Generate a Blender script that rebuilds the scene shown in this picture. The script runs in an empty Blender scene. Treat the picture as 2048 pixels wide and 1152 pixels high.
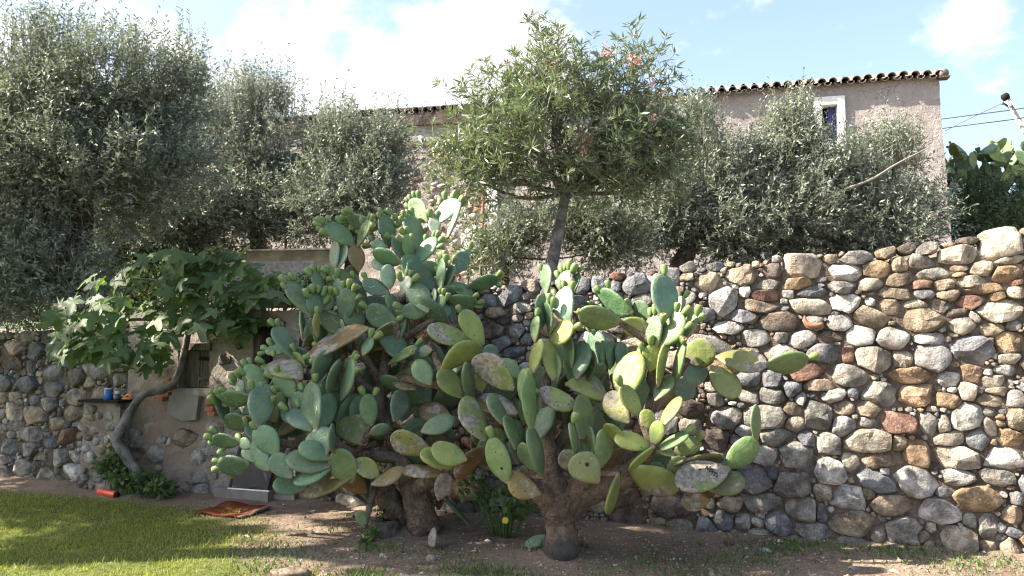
import bpy, math, random
import numpy as np
from mathutils import Vector, Matrix
SC = bpy.context.scene
COL = SC.collection
rng = np.random.default_rng(7)
random.seed(7)
R = math.radians

# ------------------------------------------------------------------ camera
FPX = 1550.0
PITCH = R(4.0)
CAM = np.array([0.0, 0.0, 1.6])
cd = bpy.data.cameras.new("camera"); cam = bpy.data.objects.new("camera", cd); COL.objects.link(cam)
cd.sensor_width = 36.0; cd.lens = 36.0 * FPX / 2048.0; cd.clip_start = 0.05; cd.clip_end = 2000
cam.location = CAM; cam.rotation_euler = (R(90) + PITCH, 0, 0)
SC.camera = cam

# ------------------------------------------------------------------ sun and sky
SUN_EL = R(40.0)
SUN_XY = np.array([-0.9998, -0.025]); SUN_XY /= np.linalg.norm(SUN_XY)
SUND = np.array([SUN_XY[0]*math.cos(SUN_EL), SUN_XY[1]*math.cos(SUN_EL), math.sin(SUN_EL)])
sl = bpy.data.lights.new("sun", 'SUN'); sl.energy = 5.0; sl.angle = R(0.55); sl.color = (1.0, 0.91, 0.78)
so = bpy.data.objects.new("sun", sl); COL.objects.link(so); so.location = (-20, -5, 25)
so.rotation_euler = Vector(SUND).to_track_quat('Z', 'Y').to_euler()

def ray(px, py):
    d = np.array([(px-1024.0), FPX, (576.0-py)])
    c, s = math.cos(PITCH), math.sin(PITCH)
    return np.array([d[0], d[1]*c - d[2]*s, d[1]*s + d[2]*c])
def at(px, py, Y):
    d = ray(px, py); return CAM + d*(Y/d[1])
def ground_at(px, py, z=0.0):
    d = ray(px, py); return CAM + d*((z-CAM[2])/d[2])

W = bpy.data.worlds.new("World"); SC.world = W; W.use_nodes = True
nt = W.node_tree; nt.nodes.clear()
def wn(t, **k):
    n = nt.nodes.new(t)
    for a, b in k.items(): setattr(n, a, b)
    return n
sky = wn('ShaderNodeTexSky', sky_type='NISHITA', sun_disc=False, sun_elevation=SUN_EL,
         sun_rotation=math.atan2(SUN_XY[0], SUN_XY[1]), altitude=50, air_density=1.0, dust_density=2.2, ozone_density=1.0)
tc = wn('ShaderNodeTexCoord')
noi = wn('ShaderNodeTexNoise'); noi.inputs['Scale'].default_value = 8.5; noi.inputs['Detail'].default_value = 9; noi.inputs['Roughness'].default_value = 0.58
mp = wn('ShaderNodeMapping'); mp.inputs['Scale'].default_value = (1, 1, 1.7); mp.inputs['Location'].default_value = (0.35, 0.1, 0.6)
nt.links.new(tc.outputs['Generated'], mp.inputs[0]); nt.links.new(mp.outputs[0], noi.inputs['Vector'])
acc = None
# cumulus banks: direction (through the pixel that shows them) and angular radius
for px, py, rad in [(600, 110, .085), (740, 200, .11), (900, 130, .10), (1040, 60, .085), (520, 40, .05), (680, 260, .12), (330, 230, .12), (40, 180, .10), (120, 320, .16), (560, 190, .10), (1000, 170, .08),
                    (1930, 40, .06), (1990, 100, .05), (2300, -200, .10), (-500, 100, .2), (400, -600, .12)]:
    d = ray(px, py); d /= np.linalg.norm(d)
    dist = wn('ShaderNodeVectorMath', operation='DISTANCE'); dist.inputs[1].default_value = tuple(d)
    nt.links.new(tc.outputs['Generated'], dist.inputs[0])
    mr = wn('ShaderNodeMapRange'); mr.inputs['From Min'].default_value = 0.0; mr.inputs['From Max'].default_value = rad*1.55
    mr.inputs['To Min'].default_value = 1.0 if px < 1500 else .50; mr.inputs['To Max'].default_value = 0.0
    nt.links.new(dist.outputs['Value'], mr.inputs['Value'])
    if acc is None: acc = mr.outputs[0]
    else:
        mx = wn('ShaderNodeMath', operation='MAXIMUM'); nt.links.new(acc, mx.inputs[0]); nt.links.new(mr.outputs[0], mx.inputs[1]); acc = mx.outputs[0]
ns = wn('ShaderNodeMath', operation='MULTIPLY_ADD'); ns.inputs[1].default_value = 2.6; ns.inputs[2].default_value = -1.30
nt.links.new(noi.outputs[0], ns.inputs[0])
sm = wn('ShaderNodeMath', operation='ADD'); nt.links.new(acc, sm.inputs[0]); nt.links.new(ns.outputs[0], sm.inputs[1])
cr = wn('ShaderNodeMapRange', interpolation_type='SMOOTHSTEP'); cr.inputs['From Min'].default_value = 0.20; cr.inputs['From Max'].default_value = 0.75; cr.inputs['To Min'].default_value = 0.10
nt.links.new(sm.outputs[0], cr.inputs['Value'])
mix = wn('ShaderNodeMix', data_type='RGBA')
nt.links.new(cr.outputs[0], mix.inputs['Factor']); nt.links.new(sky.outputs[0], mix.inputs['A']); mix.inputs['B'].default_value = (3.7, 3.8, 3.9, 1)
bg = wn('ShaderNodeBackground'); bg.inputs['Strength'].default_value = 0.09
out = wn('ShaderNodeOutputWorld')
nt.links.new(mix.outputs['Result'], bg.inputs['Color']); nt.links.new(bg.outputs[0], out.inputs[0])
vs = SC.view_settings; vs.view_transform = 'Standard'; vs.look = 'None'; vs.gamma = 1; vs.exposure = 2.05; vs.use_curve_mapping = False
SC.cycles.filter_width = 1.2; SC.cycles.max_bounces = 6; SC.cycles.diffuse_bounces = 3; SC.cycles.transparent_max_bounces = 4

# ------------------------------------------------------------------ helpers
WLOC = {}
def mesh(name, V, F):
    me = bpy.data.meshes.new(name); V = np.asarray(V, dtype=np.float32)
    if isinstance(F, np.ndarray):
        n, k = F.shape
        me.vertices.add(len(V)); me.vertices.foreach_set('co', V.ravel())
        me.loops.add(n*k); me.loops.foreach_set('vertex_index', F.astype(np.int32).ravel())
        me.polygons.add(n); me.polygons.foreach_set('loop_start', np.arange(0, n*k, k, dtype=np.int32))
        me.update(calc_edges=True)
    else:
        me.from_pydata(V.tolist(), [], [tuple(int(i) for i in f) for f in F]); me.update()
    return me
def smooth(me, on=True):
    me.polygons.foreach_set('use_smooth', np.full(len(me.polygons), on)); return me
def link(name, me, parent=None, loc=(0, 0, 0)):
    o = bpy.data.objects.new(name, me); COL.objects.link(o)
    loc = np.asarray(loc, float)
    if parent is not None:
        o.parent = parent; o.location = loc - WLOC[parent.name]
    else: o.location = loc
    WLOC[o.name] = loc
    return o
def obj(name, V, F, mat, parent=None, loc=None, sm=True):
    """one mesh object; V in world coordinates"""
    V = np.asarray(V, float)
    if loc is None:
        loc = V.mean(0) if parent is not None else np.array([V[:, 0].mean(), V[:, 1].mean(), V[:, 2].min()])
    me = mesh(name, V - np.asarray(loc), F); me.materials.append(mat)
    if sm: smooth(me)
    return link(name, me, parent, loc)
def empty(name, loc):
    o = bpy.data.objects.new(name, None); COL.objects.link(o); o.location = loc; o.empty_display_size = .2
    WLOC[o.name] = np.asarray(loc, float); return o
def tag(o, label, cat, group=None):
    o['label'] = label; o['category'] = cat
    if group: o['group'] = group
    return o
def structure(o): o['kind'] = 'structure'; return o
def stuff(o): o['kind'] = 'stuff'; return o
def join(parts):
    Vs, Fs, n = [], [], 0
    for V, F in parts:
        Vs.append(np.asarray(V, float)); Fs += [tuple(int(i)+n for i in f) for f in F]; n += len(V)
    return np.vstack(Vs), Fs
def box(c, ax, ay, az):
    """box from centre and three half-axis vectors"""
    c, ax, ay, az = [np.asarray(x, float) for x in (c, ax, ay, az)]
    V = [c+sx*ax+sy*ay+sz*az for sz in (-1, 1) for sx, sy in ((-1, -1), (1, -1), (1, 1), (-1, 1))]
    return np.array(V), [(0, 3, 2, 1), (4, 5, 6, 7), (0, 1, 5, 4), (1, 2, 6, 5), (2, 3, 7, 6), (3, 0, 4, 7)]
def frame_of(t):
    t = t/np.linalg.norm(t); a = np.array([0, 0, 1.]) if abs(t[2]) < .9 else np.array([1., 0, 0])
    x = np.cross(a, t); x /= np.linalg.norm(x); return x, np.cross(t, x)
def catmull(P, k=4):
    P = np.asarray(P, float)
    if len(P) < 3 or k < 2: return P
    Q = np.vstack([2*P[0]-P[1], P, 2*P[-1]-P[-2]]); o = []
    for i in range(1, len(Q)-2):
        for t in np.arange(k)/k:
            a, b, c, d = Q[i-1:i+3]
            o.append(.5*((2*b)+(c-a)*t+(2*a-5*b+4*c-d)*t*t+(3*b-a-3*c+d)*t**3))
    o.append(P[-1]); return np.array(o)
def tube(P, r, n=8, k=4, rough=0.0, cap=True):
    P = np.asarray(P, float); r = np.broadcast_to(np.asarray(r, float), (len(P),)).copy()
    A = catmull(np.column_stack([P, r]), k); P, r = A[:, :3], np.maximum(A[:, 3], .0008)
    m = len(P); T = np.gradient(P, axis=0); x, y = frame_of(T[0]); V = []
    ph = np.arange(n)*2*math.pi/n
    for i in range(m):
        t = T[i]/(np.linalg.norm(T[i])+1e-9); x = x-t*np.dot(x, t); x /= np.linalg.norm(x)+1e-9; y = np.cross(t, x)
        rr = r[i]*(1+rough*rng.normal(size=n))
        V.append(P[i]+np.outer(np.cos(ph)*rr, x)+np.outer(np.sin(ph)*rr, y))
    V = np.vstack(V); F = []
    for i in range(m-1):
        for j in range(n):
            F.append((i*n+j, i*n+(j+1) % n, (i+1)*n+(j+1) % n, (i+1)*n+j))
    if cap: F += [tuple(range(n))[::-1], tuple((m-1)*n+j for j in range(n))]
    return V, F
def unit(a): return a/(np.linalg.norm(a, axis=-1, keepdims=True)+1e-9)
def vnoise(P, s, seed=0):
    """cheap smooth value noise, P (n,3)"""
    o = np.zeros(len(P)); r = np.random.default_rng(seed)
    for k in range(6):
        d = unit(r.normal(size=3)); o += np.sin(P@d*s*(0.7+.45*k)+r.uniform(0, 6.28))/(1+.5*k)
    return o/3.0

# ------------------------------------------------------------------ materials
class N:
    def __init__(s, name):
        s.m = bpy.data.materials.new(name); s.m.use_nodes = True; s.t = s.m.node_tree; s.t.nodes.clear()
        s.out = s.n('ShaderNodeOutputMaterial'); s.tc = s.n('ShaderNodeTexCoord')
    def n(s, t, **k):
        x = s.t.nodes.new(t)
        for a, b in k.items(): setattr(x, a, b)
        return x
    def l(s, a, b): s.t.links.new(a, b)
    def put(s, sock, v):
        if hasattr(v, 'is_output'): s.l(v, sock)
        elif isinstance(v, (tuple, list)) and len(v) == 3 and sock.type == 'RGBA': sock.default_value = (*v, 1)
        else: sock.default_value = v
    def noise(s, scale, detail=4, rough=.55, coord='Object', dist=0, vec=None):
        x = s.n('ShaderNodeTexNoise'); x.inputs['Scale'].default_value = scale; x.inputs['Detail'].default_value = detail
        x.inputs['Roughness'].default_value = rough; x.inputs['Distortion'].default_value = dist
        s.l(vec if vec is not None else s.tc.outputs[coord], x.inputs['Vector']); return x.outputs[0]
    def voro(s, scale, feature='F1', coord='Object', vec=None, rnd=1.0):
        x = s.n('ShaderNodeTexVoronoi', feature=feature); x.inputs['Scale'].default_value = scale; x.inputs['Randomness'].default_value = rnd
        s.l(vec if vec is not None else s.tc.outputs[coord], x.inputs['Vector']); return x
    def rng(s, v, a, b, c=0., d=1., smooth=True):
        x = s.n('ShaderNodeMapRange'); x.interpolation_type = 'SMOOTHSTEP' if smooth else 'LINEAR'
        s.put(x.inputs['Value'], v)
        for k, q in (('From Min', a), ('From Max', b), ('To Min', c), ('To Max', d)): x.inputs[k].default_value = q
        return x.outputs[0]
    def mix(s, f, a, b, mode='MIX'):
        x = s.n('ShaderNodeMix', data_type='RGBA', blend_type=mode)
        s.put(x.inputs['Factor'], f); s.put(x.inputs['A'], a); s.put(x.inputs['B'], b); return x.outputs['Result']
    def math(s, op, a, b=0.):
        x = s.n('ShaderNodeMath', operation=op); s.put(x.inputs[0], a); s.put(x.inputs[1], b); return x.outputs[0]
    def bump(s, h, strength=.5, dist=.02, prev=None):
        x = s.n('ShaderNodeBump'); x.inputs['Strength'].default_value = strength; x.inputs['Distance'].default_value = dist
        s.l(h, x.inputs['Height'])
        if prev is not None: s.l(prev, x.inputs['Normal'])
        return x.outputs[0]
    def pbr(s, col, rough=.8, normal=None, spec=.3, metal=0, transl=None, tfac=.3):
        b = s.n('ShaderNodeBsdfPrincipled'); s.put(b.inputs['Base Color'], col); s.put(b.inputs['Roughness'], rough)
        b.inputs['Specular IOR Level'].default_value = spec; b.inputs['Metallic'].default_value = metal
        if normal is not None: s.l(normal, b.inputs['Normal'])
        o = b.outputs[0]
        if transl is not None:
            t = s.n('ShaderNodeBsdfTranslucent'); s.put(t.inputs[0], transl); m = s.n('ShaderNodeMixShader'); m.inputs[0].default_value = tfac
            s.l(o, m.inputs[1]); s.l(t.outputs[0], m.inputs[2]); o = m.outputs[0]
        s.l(o, s.out.inputs[0]); return s.m

def m_simple(name, col, rough=.7, var=.25, scale=8, bump=.3, bd=.01, spec=.3, metal=0):
    n = N(name); v = n.noise(scale, 6, .6)
    c = n.mix(n.rng(v, .3, .7), tuple(x*(1-var) for x in col), tuple(min(1, x*(1+var)) for x in col))
    return n.pbr(c, rough, n.bump(n.noise(scale*5, 4), bump, bd), spec, metal)

def n_dist(n, vec):
    x = n.n('ShaderNodeTexNoise'); x.inputs['Scale'].default_value = 5; x.inputs['Detail'].default_value = 3; n.l(vec, x.inputs['Vector'])
    s = n.n('ShaderNodeVectorMath', operation='SCALE'); s.inputs['Scale'].default_value = .5; n.l(x.outputs[1], s.inputs[0])
    a = n.n('ShaderNodeVectorMath', operation='ADD'); n.l(vec, a.inputs[0]); n.l(s.outputs[0], a.inputs[1]); return a.outputs[0]
def stone_nodes(n, base, offs=None):
    vec = n.tc.outputs['Object']
    if offs is not None:
        a = n.n('ShaderNodeVectorMath', operation='ADD'); n.l(vec, a.inputs[0]); n.l(offs, a.inputs[1]); vec = a.outputs[0]
    v1 = n.noise(9, 5, .6, vec=vec); v2 = n.noise(60, 3, .7, vec=vec); v3 = n.noise(4.5, 3, .5, vec=vec, dist=1.5)
    c = n.mix(n.rng(v1, .3, .7), n.mix(1.0, base, (.42, .40, .39), 'MULTIPLY'), n.mix(1.0, base, (1.32, 1.29, 1.24), 'MULTIPLY'))
    c = n.mix(n.math('MULTIPLY', n.rng(v3, .55, .70), .5), c, (.30, .215, .14))
    c = n.mix(n.math('MULTIPLY', n.rng(v2, .58, .72), .6), c, (.05, .048, .045))
    c = n.mix(n.math('MULTIPLY', n.rng(v2, .28, .40, 1, 0), .45), c, (.62, .60, .56))
    vo = n.voro(3.4, 'DISTANCE_TO_EDGE', vec=n_dist(n, vec)); crack = n.rng(vo.outputs['Distance'], 0.0, .018, 1, 0)
    c = n.mix(n.math('MULTIPLY', crack, .6), c, (.06, .05, .045))
    b = n.bump(n.noise(14, 6, .7, vec=vec), 1.0, .06); b = n.bump(n.noise(5, 3, .5, vec=vec), .8, .06, b); b = n.bump(v2, .6, .008, b); b = n.bump(crack, -.5, .012, b)
    return c, b
n = N('field_stone'); oi = n.n('ShaderNodeObjectInfo')
sc_ = n.n('ShaderNodeVectorMath', operation='SCALE'); sc_.inputs[0].default_value = (17, 31, 23); n.l(oi.outputs['Random'], sc_.inputs['Scale'])
c, b = stone_nodes(n, oi.outputs['Color'], sc_.outputs[0]); M_STONE = n.pbr(c, .85, b, .25)
n = N('small_stone'); at_ = n.n('ShaderNodeAttribute', attribute_name='tint')
c, b = stone_nodes(n, at_.outputs['Color']); M_STONE2 = n.pbr(c, .85, b, .25)
M_CORE = m_simple('wall_earth', (.125, .10, .08), .95, .45, 14, .9, .03)

n = N('cactus_skin'); oi = n.n('ShaderNodeObjectInfo')
sep = n.n('ShaderNodeSeparateXYZ'); n.l(n.tc.outputs['Object'], sep.inputs[0]); cmb = n.n('ShaderNodeCombineXYZ')
n.l(sep.outputs[0], cmb.inputs[0]); n.l(sep.outputs[2], cmb.inputs[1]); n.l(n.math('MULTIPLY', oi.outputs['Random'], 37.), cmb.inputs[2])
v1 = n.noise(6, 4, .6, vec=cmb.outputs[0]); v2 = n.noise(28, 5, .65, vec=cmb.outputs[0]); v3 = n.noise(4.2, 5, .62, vec=cmb.outputs[0], dist=.6)
base = oi.outputs['Color']
c = n.mix(n.rng(v1, .3, .72), n.mix(1., base, (.72, .76, .76), 'MULTIPLY'), n.mix(1., base, (1.22, 1.16, 1.08), 'MULTIPLY'))
c = n.mix(n.math('MULTIPLY', n.rng(v2, .55, .75), .28), c, (.32, .34, .24))
ar = n.voro(33, 'F1', vec=cmb.outputs[0], rnd=.35); dot = n.rng(ar.outputs['Distance'], .07, .16, 1, 0)
c = n.mix(n.math('MULTIPLY', dot, .42), c, (.42, .43, .30))
c = n.mix(n.math('MULTIPLY', n.rng(v2, .60, .72), .55), c, (.30, .255, .18))
scab_a = n.math('SUBTRACT', 1.0, oi.outputs['Alpha'])
th = n.math('ADD', n.math('MULTIPLY', scab_a, .34), -.20)
sepz = n.math('MULTIPLY', sep.outputs[2], .35)
scab = n.rng(n.math('ADD', n.math('ADD', n.math('SUBTRACT', v3, .5), th), n.math('MULTIPLY', sepz, scab_a)), -.03, .08)
greyc = n.mix(n.rng(v2, .35, .65), (.14, .12, .098), (.31, .28, .24))
c = n.mix(scab, c, greyc)
edge = n.rng(v3, .50, .56); 
spk = n.voro(22, 'F1', vec=cmb.outputs[0], rnd=1.); sp = n.rng(spk.outputs['Distance'], .10, .17, 1, 0)
spm = n.math('MULTIPLY', sp, n.math('GREATER_THAN', n.math('ADD', n.noise(3, 2, vec=cmb.outputs[0]), n.math('MULTIPLY', scab_a, .35)), .62))
c = n.mix(n.math('MULTIPLY', spm, .9), c, (.025, .02, .016))
b = n.bump(ar.outputs['Distance'], -.45, .008); b = n.bump(v2, .45, .010, b); b = n.bump(v1, .5, .03, b)
c = n.mix(n.math('MULTIPLY', n.rng(n.math('ADD', sep.outputs[2], n.math('MULTIPLY', v2, .05)), .03, .085, 1, 0), .75), c, (.20, .15, .095))
rgh = n.math('ADD', .45, n.math('MULTIPLY', scab, .4))
M_PAD = n.pbr(c, rgh, b, .38)
n = N('cactus_fruit_skin'); g = n.n('ShaderNodeSeparateXYZ'); n.l(n.tc.outputs['Generated'], g.inputs[0])
vo = n.voro(9, 'F1', 'Generated'); dots = n.rng(vo.outputs['Distance'], .12, .24, 1, 0)
c = n.mix(n.rng(g.outputs[2], .72, 1.0), (.13, .205, .065), (.25, .20, .085))
c = n.mix(n.math('MULTIPLY', dots, .6), c, (.42, .42, .26))
M_FRUIT = n.pbr(c, .5, n.bump(vo.outputs['Distance'], -.6, .004), .35)
n = N('cactus_wood'); v = n.noise(5, 6, .65, dist=.8); v2 = n.noise(38, 4)
c = n.mix(n.rng(v, .3, .7), (.075, .055, .04), (.21, .16, .12)); c = n.mix(n.rng(v2, .55, .7, 0, .6), c, (.045, .036, .03))
vk = n.voro(16, 'DISTANCE_TO_EDGE', vec=n_dist(n, n.tc.outputs['Object'])); ck = n.rng(vk.outputs['Distance'], 0., .10, 1, 0); c = n.mix(n.math('MULTIPLY', ck, .55), c, (.04, .03, .025))
M_WOOD = n.pbr(c, .95, n.bump(ck, -.6, .02, n.bump(v2, .9, .02, n.bump(v, .8, .06))), .12)
n = N('bark'); v = n.noise(14, 6, .65, dist=.5); c = n.mix(n.rng(v, .3, .7), (.045, .036, .03), (.16, .135, .11)); M_BARK = n.pbr(c, .95, n.bump(v, .9, .03), .15)
n = N('fig_bark'); v = n.noise(9, 6, .6); v2 = n.noise(50, 4); c = n.mix(n.rng(v, .35, .68), (.08, .073, .068), (.22, .21, .195)); M_FIGBARK = n.pbr(c, .85, n.bump(v2, .6, .012), .2)

def m_leaf(name, cols, rough=.45, spec=.4, tcol=None, tfac=.25):
    n = N(name); a = n.n('ShaderNodeAttribute', attribute_name='rnd'); r = n.n('ShaderNodeValToRGB')
    e = r.color_ramp.elements
    while len(e) < len(cols): e.new(.5)
    for i, (p, c) in enumerate(cols): e[i].position = p; e[i].color = (*c, 1)
    n.l(a.outputs['Fac'], r.inputs[0])
    return n.pbr(r.outputs[0], rough, None, spec, transl=tcol, tfac=tfac)
M_OLIVE = m_leaf('olive_leaf', [(0, (.095, .118, .09)), (.45, (.165, .19, .15)), (.8, (.275, .305, .245)), (1, (.40, .43, .37))], .46, .4, (.26, .31, .19), .25)
M_TWIG = m_simple('green_twig', (.19, .18, .13), .9)
M_OLEANDER = m_leaf('oleander_leaf', [(0, (.085, .112, .07)), (.5, (.145, .18, .11)), (.85, (.22, .255, .16)), (1, (.32, .34, .21))], .36, .5, (.22, .30, .08), .22)
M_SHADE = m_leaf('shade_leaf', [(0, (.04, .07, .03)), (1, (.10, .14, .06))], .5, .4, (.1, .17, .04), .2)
M_GRASS = m_leaf('grass_blade', [(0, (.11, .14, .03)), (.6, (.22, .25, .045)), (1, (.36, .34, .11))], .55, .25, (.34, .40, .06), .36)
M_WEED = m_leaf('weed_leaf', [(0, (.045, .085, .03)), (.7, (.09, .15, .045)), (1, (.2, .24, .06))], .5, .3, (.14, .24, .04), .25)
n = N('fig_leaf'); oi = n.n('ShaderNodeObjectInfo'); v = n.noise(12, 3); sx = n.n('ShaderNodeSeparateXYZ'); n.l(n.tc.outputs['Object'], sx.inputs[0])
ang = n.math('ABSOLUTE', n.math('SINE', n.math('MULTIPLY', n.math('ARCTAN2', sx.outputs[0], n.math('ADD', sx.outputs[1], .02)), 3.2)))
vein = n.rng(ang, 0., .10, 1, 0)
c = n.mix(oi.outputs['Random'], (.042, .072, .03), (.085, .125, .045)); c = n.mix(n.math('MULTIPLY', vein, .35), c, (.22, .28, .12))
M_FIG = n.pbr(c, .52, n.bump(v, .4, .01), .3, transl=(.22, .38, .04), tfac=.32)
# ================================================================== wall plane
W0 = np.array([3.39, 6.0, 0.0]); WL = unit(np.array([-8.76, 3.0, 0.0])); WN = np.array([WL[1]*-1, WL[0], 0.0])
if WN[1] > 0: WN = -WN
UP = np.array([0, 0, 1.0])
def wp(u, z, d=0.0): return W0 + WL*u + UP*z + WN*d
def px_plane(px, py, O, L, Nn, d=0.0):
    r = ray(px, py); P0 = O + Nn*d; t = np.dot(P0-CAM, Nn)/np.dot(r, Nn); P = CAM+r*t
    return float(np.dot(P-O, L)), float(P[2])
def pw(px, py, d=0.0): return px_plane(px, py, W0, WL, WN, d)
def wtop(u): return 2.40 - .0715*(np.asarray(u)+.4)

# ------------------------------------------------------------------ ground
n = N('soil_and_lawn'); geo = n.n('ShaderNodeNewGeometry'); P = geo.outputs['Position']
s = n.n('ShaderNodeSeparateXYZ'); n.l(P, s.inputs[0])
v1 = n.noise(1.3, 5, .6, vec=P); v2 = n.noise(18, 6, .7, vec=P); v3 = n.noise(75, 3, .6, vec=P)
soil = n.mix(n.rng(v1, .3, .7), (.135, .098, .072), (.235, .18, .135)); soil = n.mix(n.rng(v2, .4, .72, 0, .6), soil, (.30, .24, .185)); soil = n.mix(n.rng(v3, .6, .72, 0, .55), soil, (.06, .045, .035))
# the lawn lies left of a line that runs away from the viewer
lm = n.math('ADD', n.math('ADD', n.math('MULTIPLY', s.outputs[0], -1.), n.math('MULTIPLY', s.outputs[1], -.62)), 1.8)
lm = n.math('ADD', lm, n.math('MULTIPLY', n.math('SUBTRACT', v1, .5), 1.4)); lm = n.math('ADD', lm, n.math('MULTIPLY', n.math('SUBTRACT', v2, .5), .9))
lawn = n.rng(lm, -.15, .35); lawn = n.math('MULTIPLY', lawn, n.rng(n.math('ADD', s.outputs[1], n.math('MULTIPLY', s.outputs[0], .342)), 6.75, 6.45))
gc = n.mix(n.rng(v2, .35, .65), (.075, .085, .025), (.13, .15, .045))
M_GROUND = n.pbr(n.mix(lawn, soil, gc), .95, n.bump(v3, .6, .012, n.bump(v2, .7, .04)), .1)

BASES = [ground_at(1118, 1098), ground_at(850, 1062), ground_at(790, 1058), ground_at(286, 985)]
def gz(x, y):
    P = np.column_stack([x, y, np.zeros_like(x)])
    z = .018*vnoise(P, 2.2, 3)+.012*vnoise(P, 6., 4)
    dw = (x-W0[0])*WN[0]+(y-W0[1])*WN[1]
    return z + .05*np.exp(-np.maximum(dw, 0)/.35) - .01 + sum(.05*np.exp(-((x-q[0])**2+(y-q[1])**2)/.075) for q in BASES)
xs = np.concatenate([np.linspace(-60, -9, 14), np.linspace(-8.5, 6.5, 190), np.linspace(7, 60, 14)])
ys = np.concatenate([np.linspace(-40, 2.5, 16), np.linspace(2.8, 10.5, 110), np.linspace(11, 90, 12)])
X, Y = np.meshgrid(xs, ys); V = np.column_stack([X.ravel(), Y.ravel(), gz(X.ravel(), Y.ravel())])
nx, ny = len(xs), len(ys); I = np.arange(nx*ny).reshape(ny, nx)
F = np.stack([I[:-1, :-1], I[:-1, 1:], I[1:, 1:], I[1:, :-1]], -1).reshape(-1, 4)
structure(obj('ground', V, F, M_GROUND, loc=(0, 0, 0)))

# ------------------------------------------------------------------ upper terrace (earth behind the wall)
def tz(u, d):   # d = metres behind the wall face
    return wtop(u) - .13 + .95*(1-np.exp(-np.maximum(d-.4, 0)/6.0))
n = N('terrace_earth'); geo = n.n('ShaderNodeNewGeometry'); P = geo.outputs['Position']; v1 = n.noise(1.5, 5, vec=P); v2 = n.noise(25, 5, .7, vec=P)
c = n.mix(n.rng(v1, .35, .65), (.16, .125, .09), (.25, .21, .15)); c = n.mix(n.rng(v2, .5, .75, 0, .6), c, (.11, .12, .05))
M_TERR = n.pbr(c, .95, n.bump(v2, .8, .04), .1)
us = np.linspace(-40, 40, 120); ds = np.concatenate([np.linspace(.12, 12, 30), np.linspace(13, 60, 12)])
U, D = np.meshgrid(us, ds); uf, df = U.ravel(), D.ravel()
z = tz(np.clip(uf, -4, 14), df)
V = W0 + np.outer(uf, WL) - np.outer(df, WN) + np.outer(z, UP); V[:, 2] += .03*vnoise(V, 3, 8)
nx, ny = len(us), len(ds); I = np.arange(nx*ny).reshape(ny, nx)
F = np.stack([I[:-1, :-1], I[1:, :-1], I[1:, 1:], I[:-1, 1:]], -1).reshape(-1, 4)
structure(obj('terrace', V, F, M_TERR, loc=(0, 0, 0)))
def terr(px, Y):    # terrace height below pixel column px at depth Y
    p = at(px, 684, Y); rel = p-W0; return float(tz(np.dot(rel, WL), -np.dot(rel, WN)))

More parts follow.
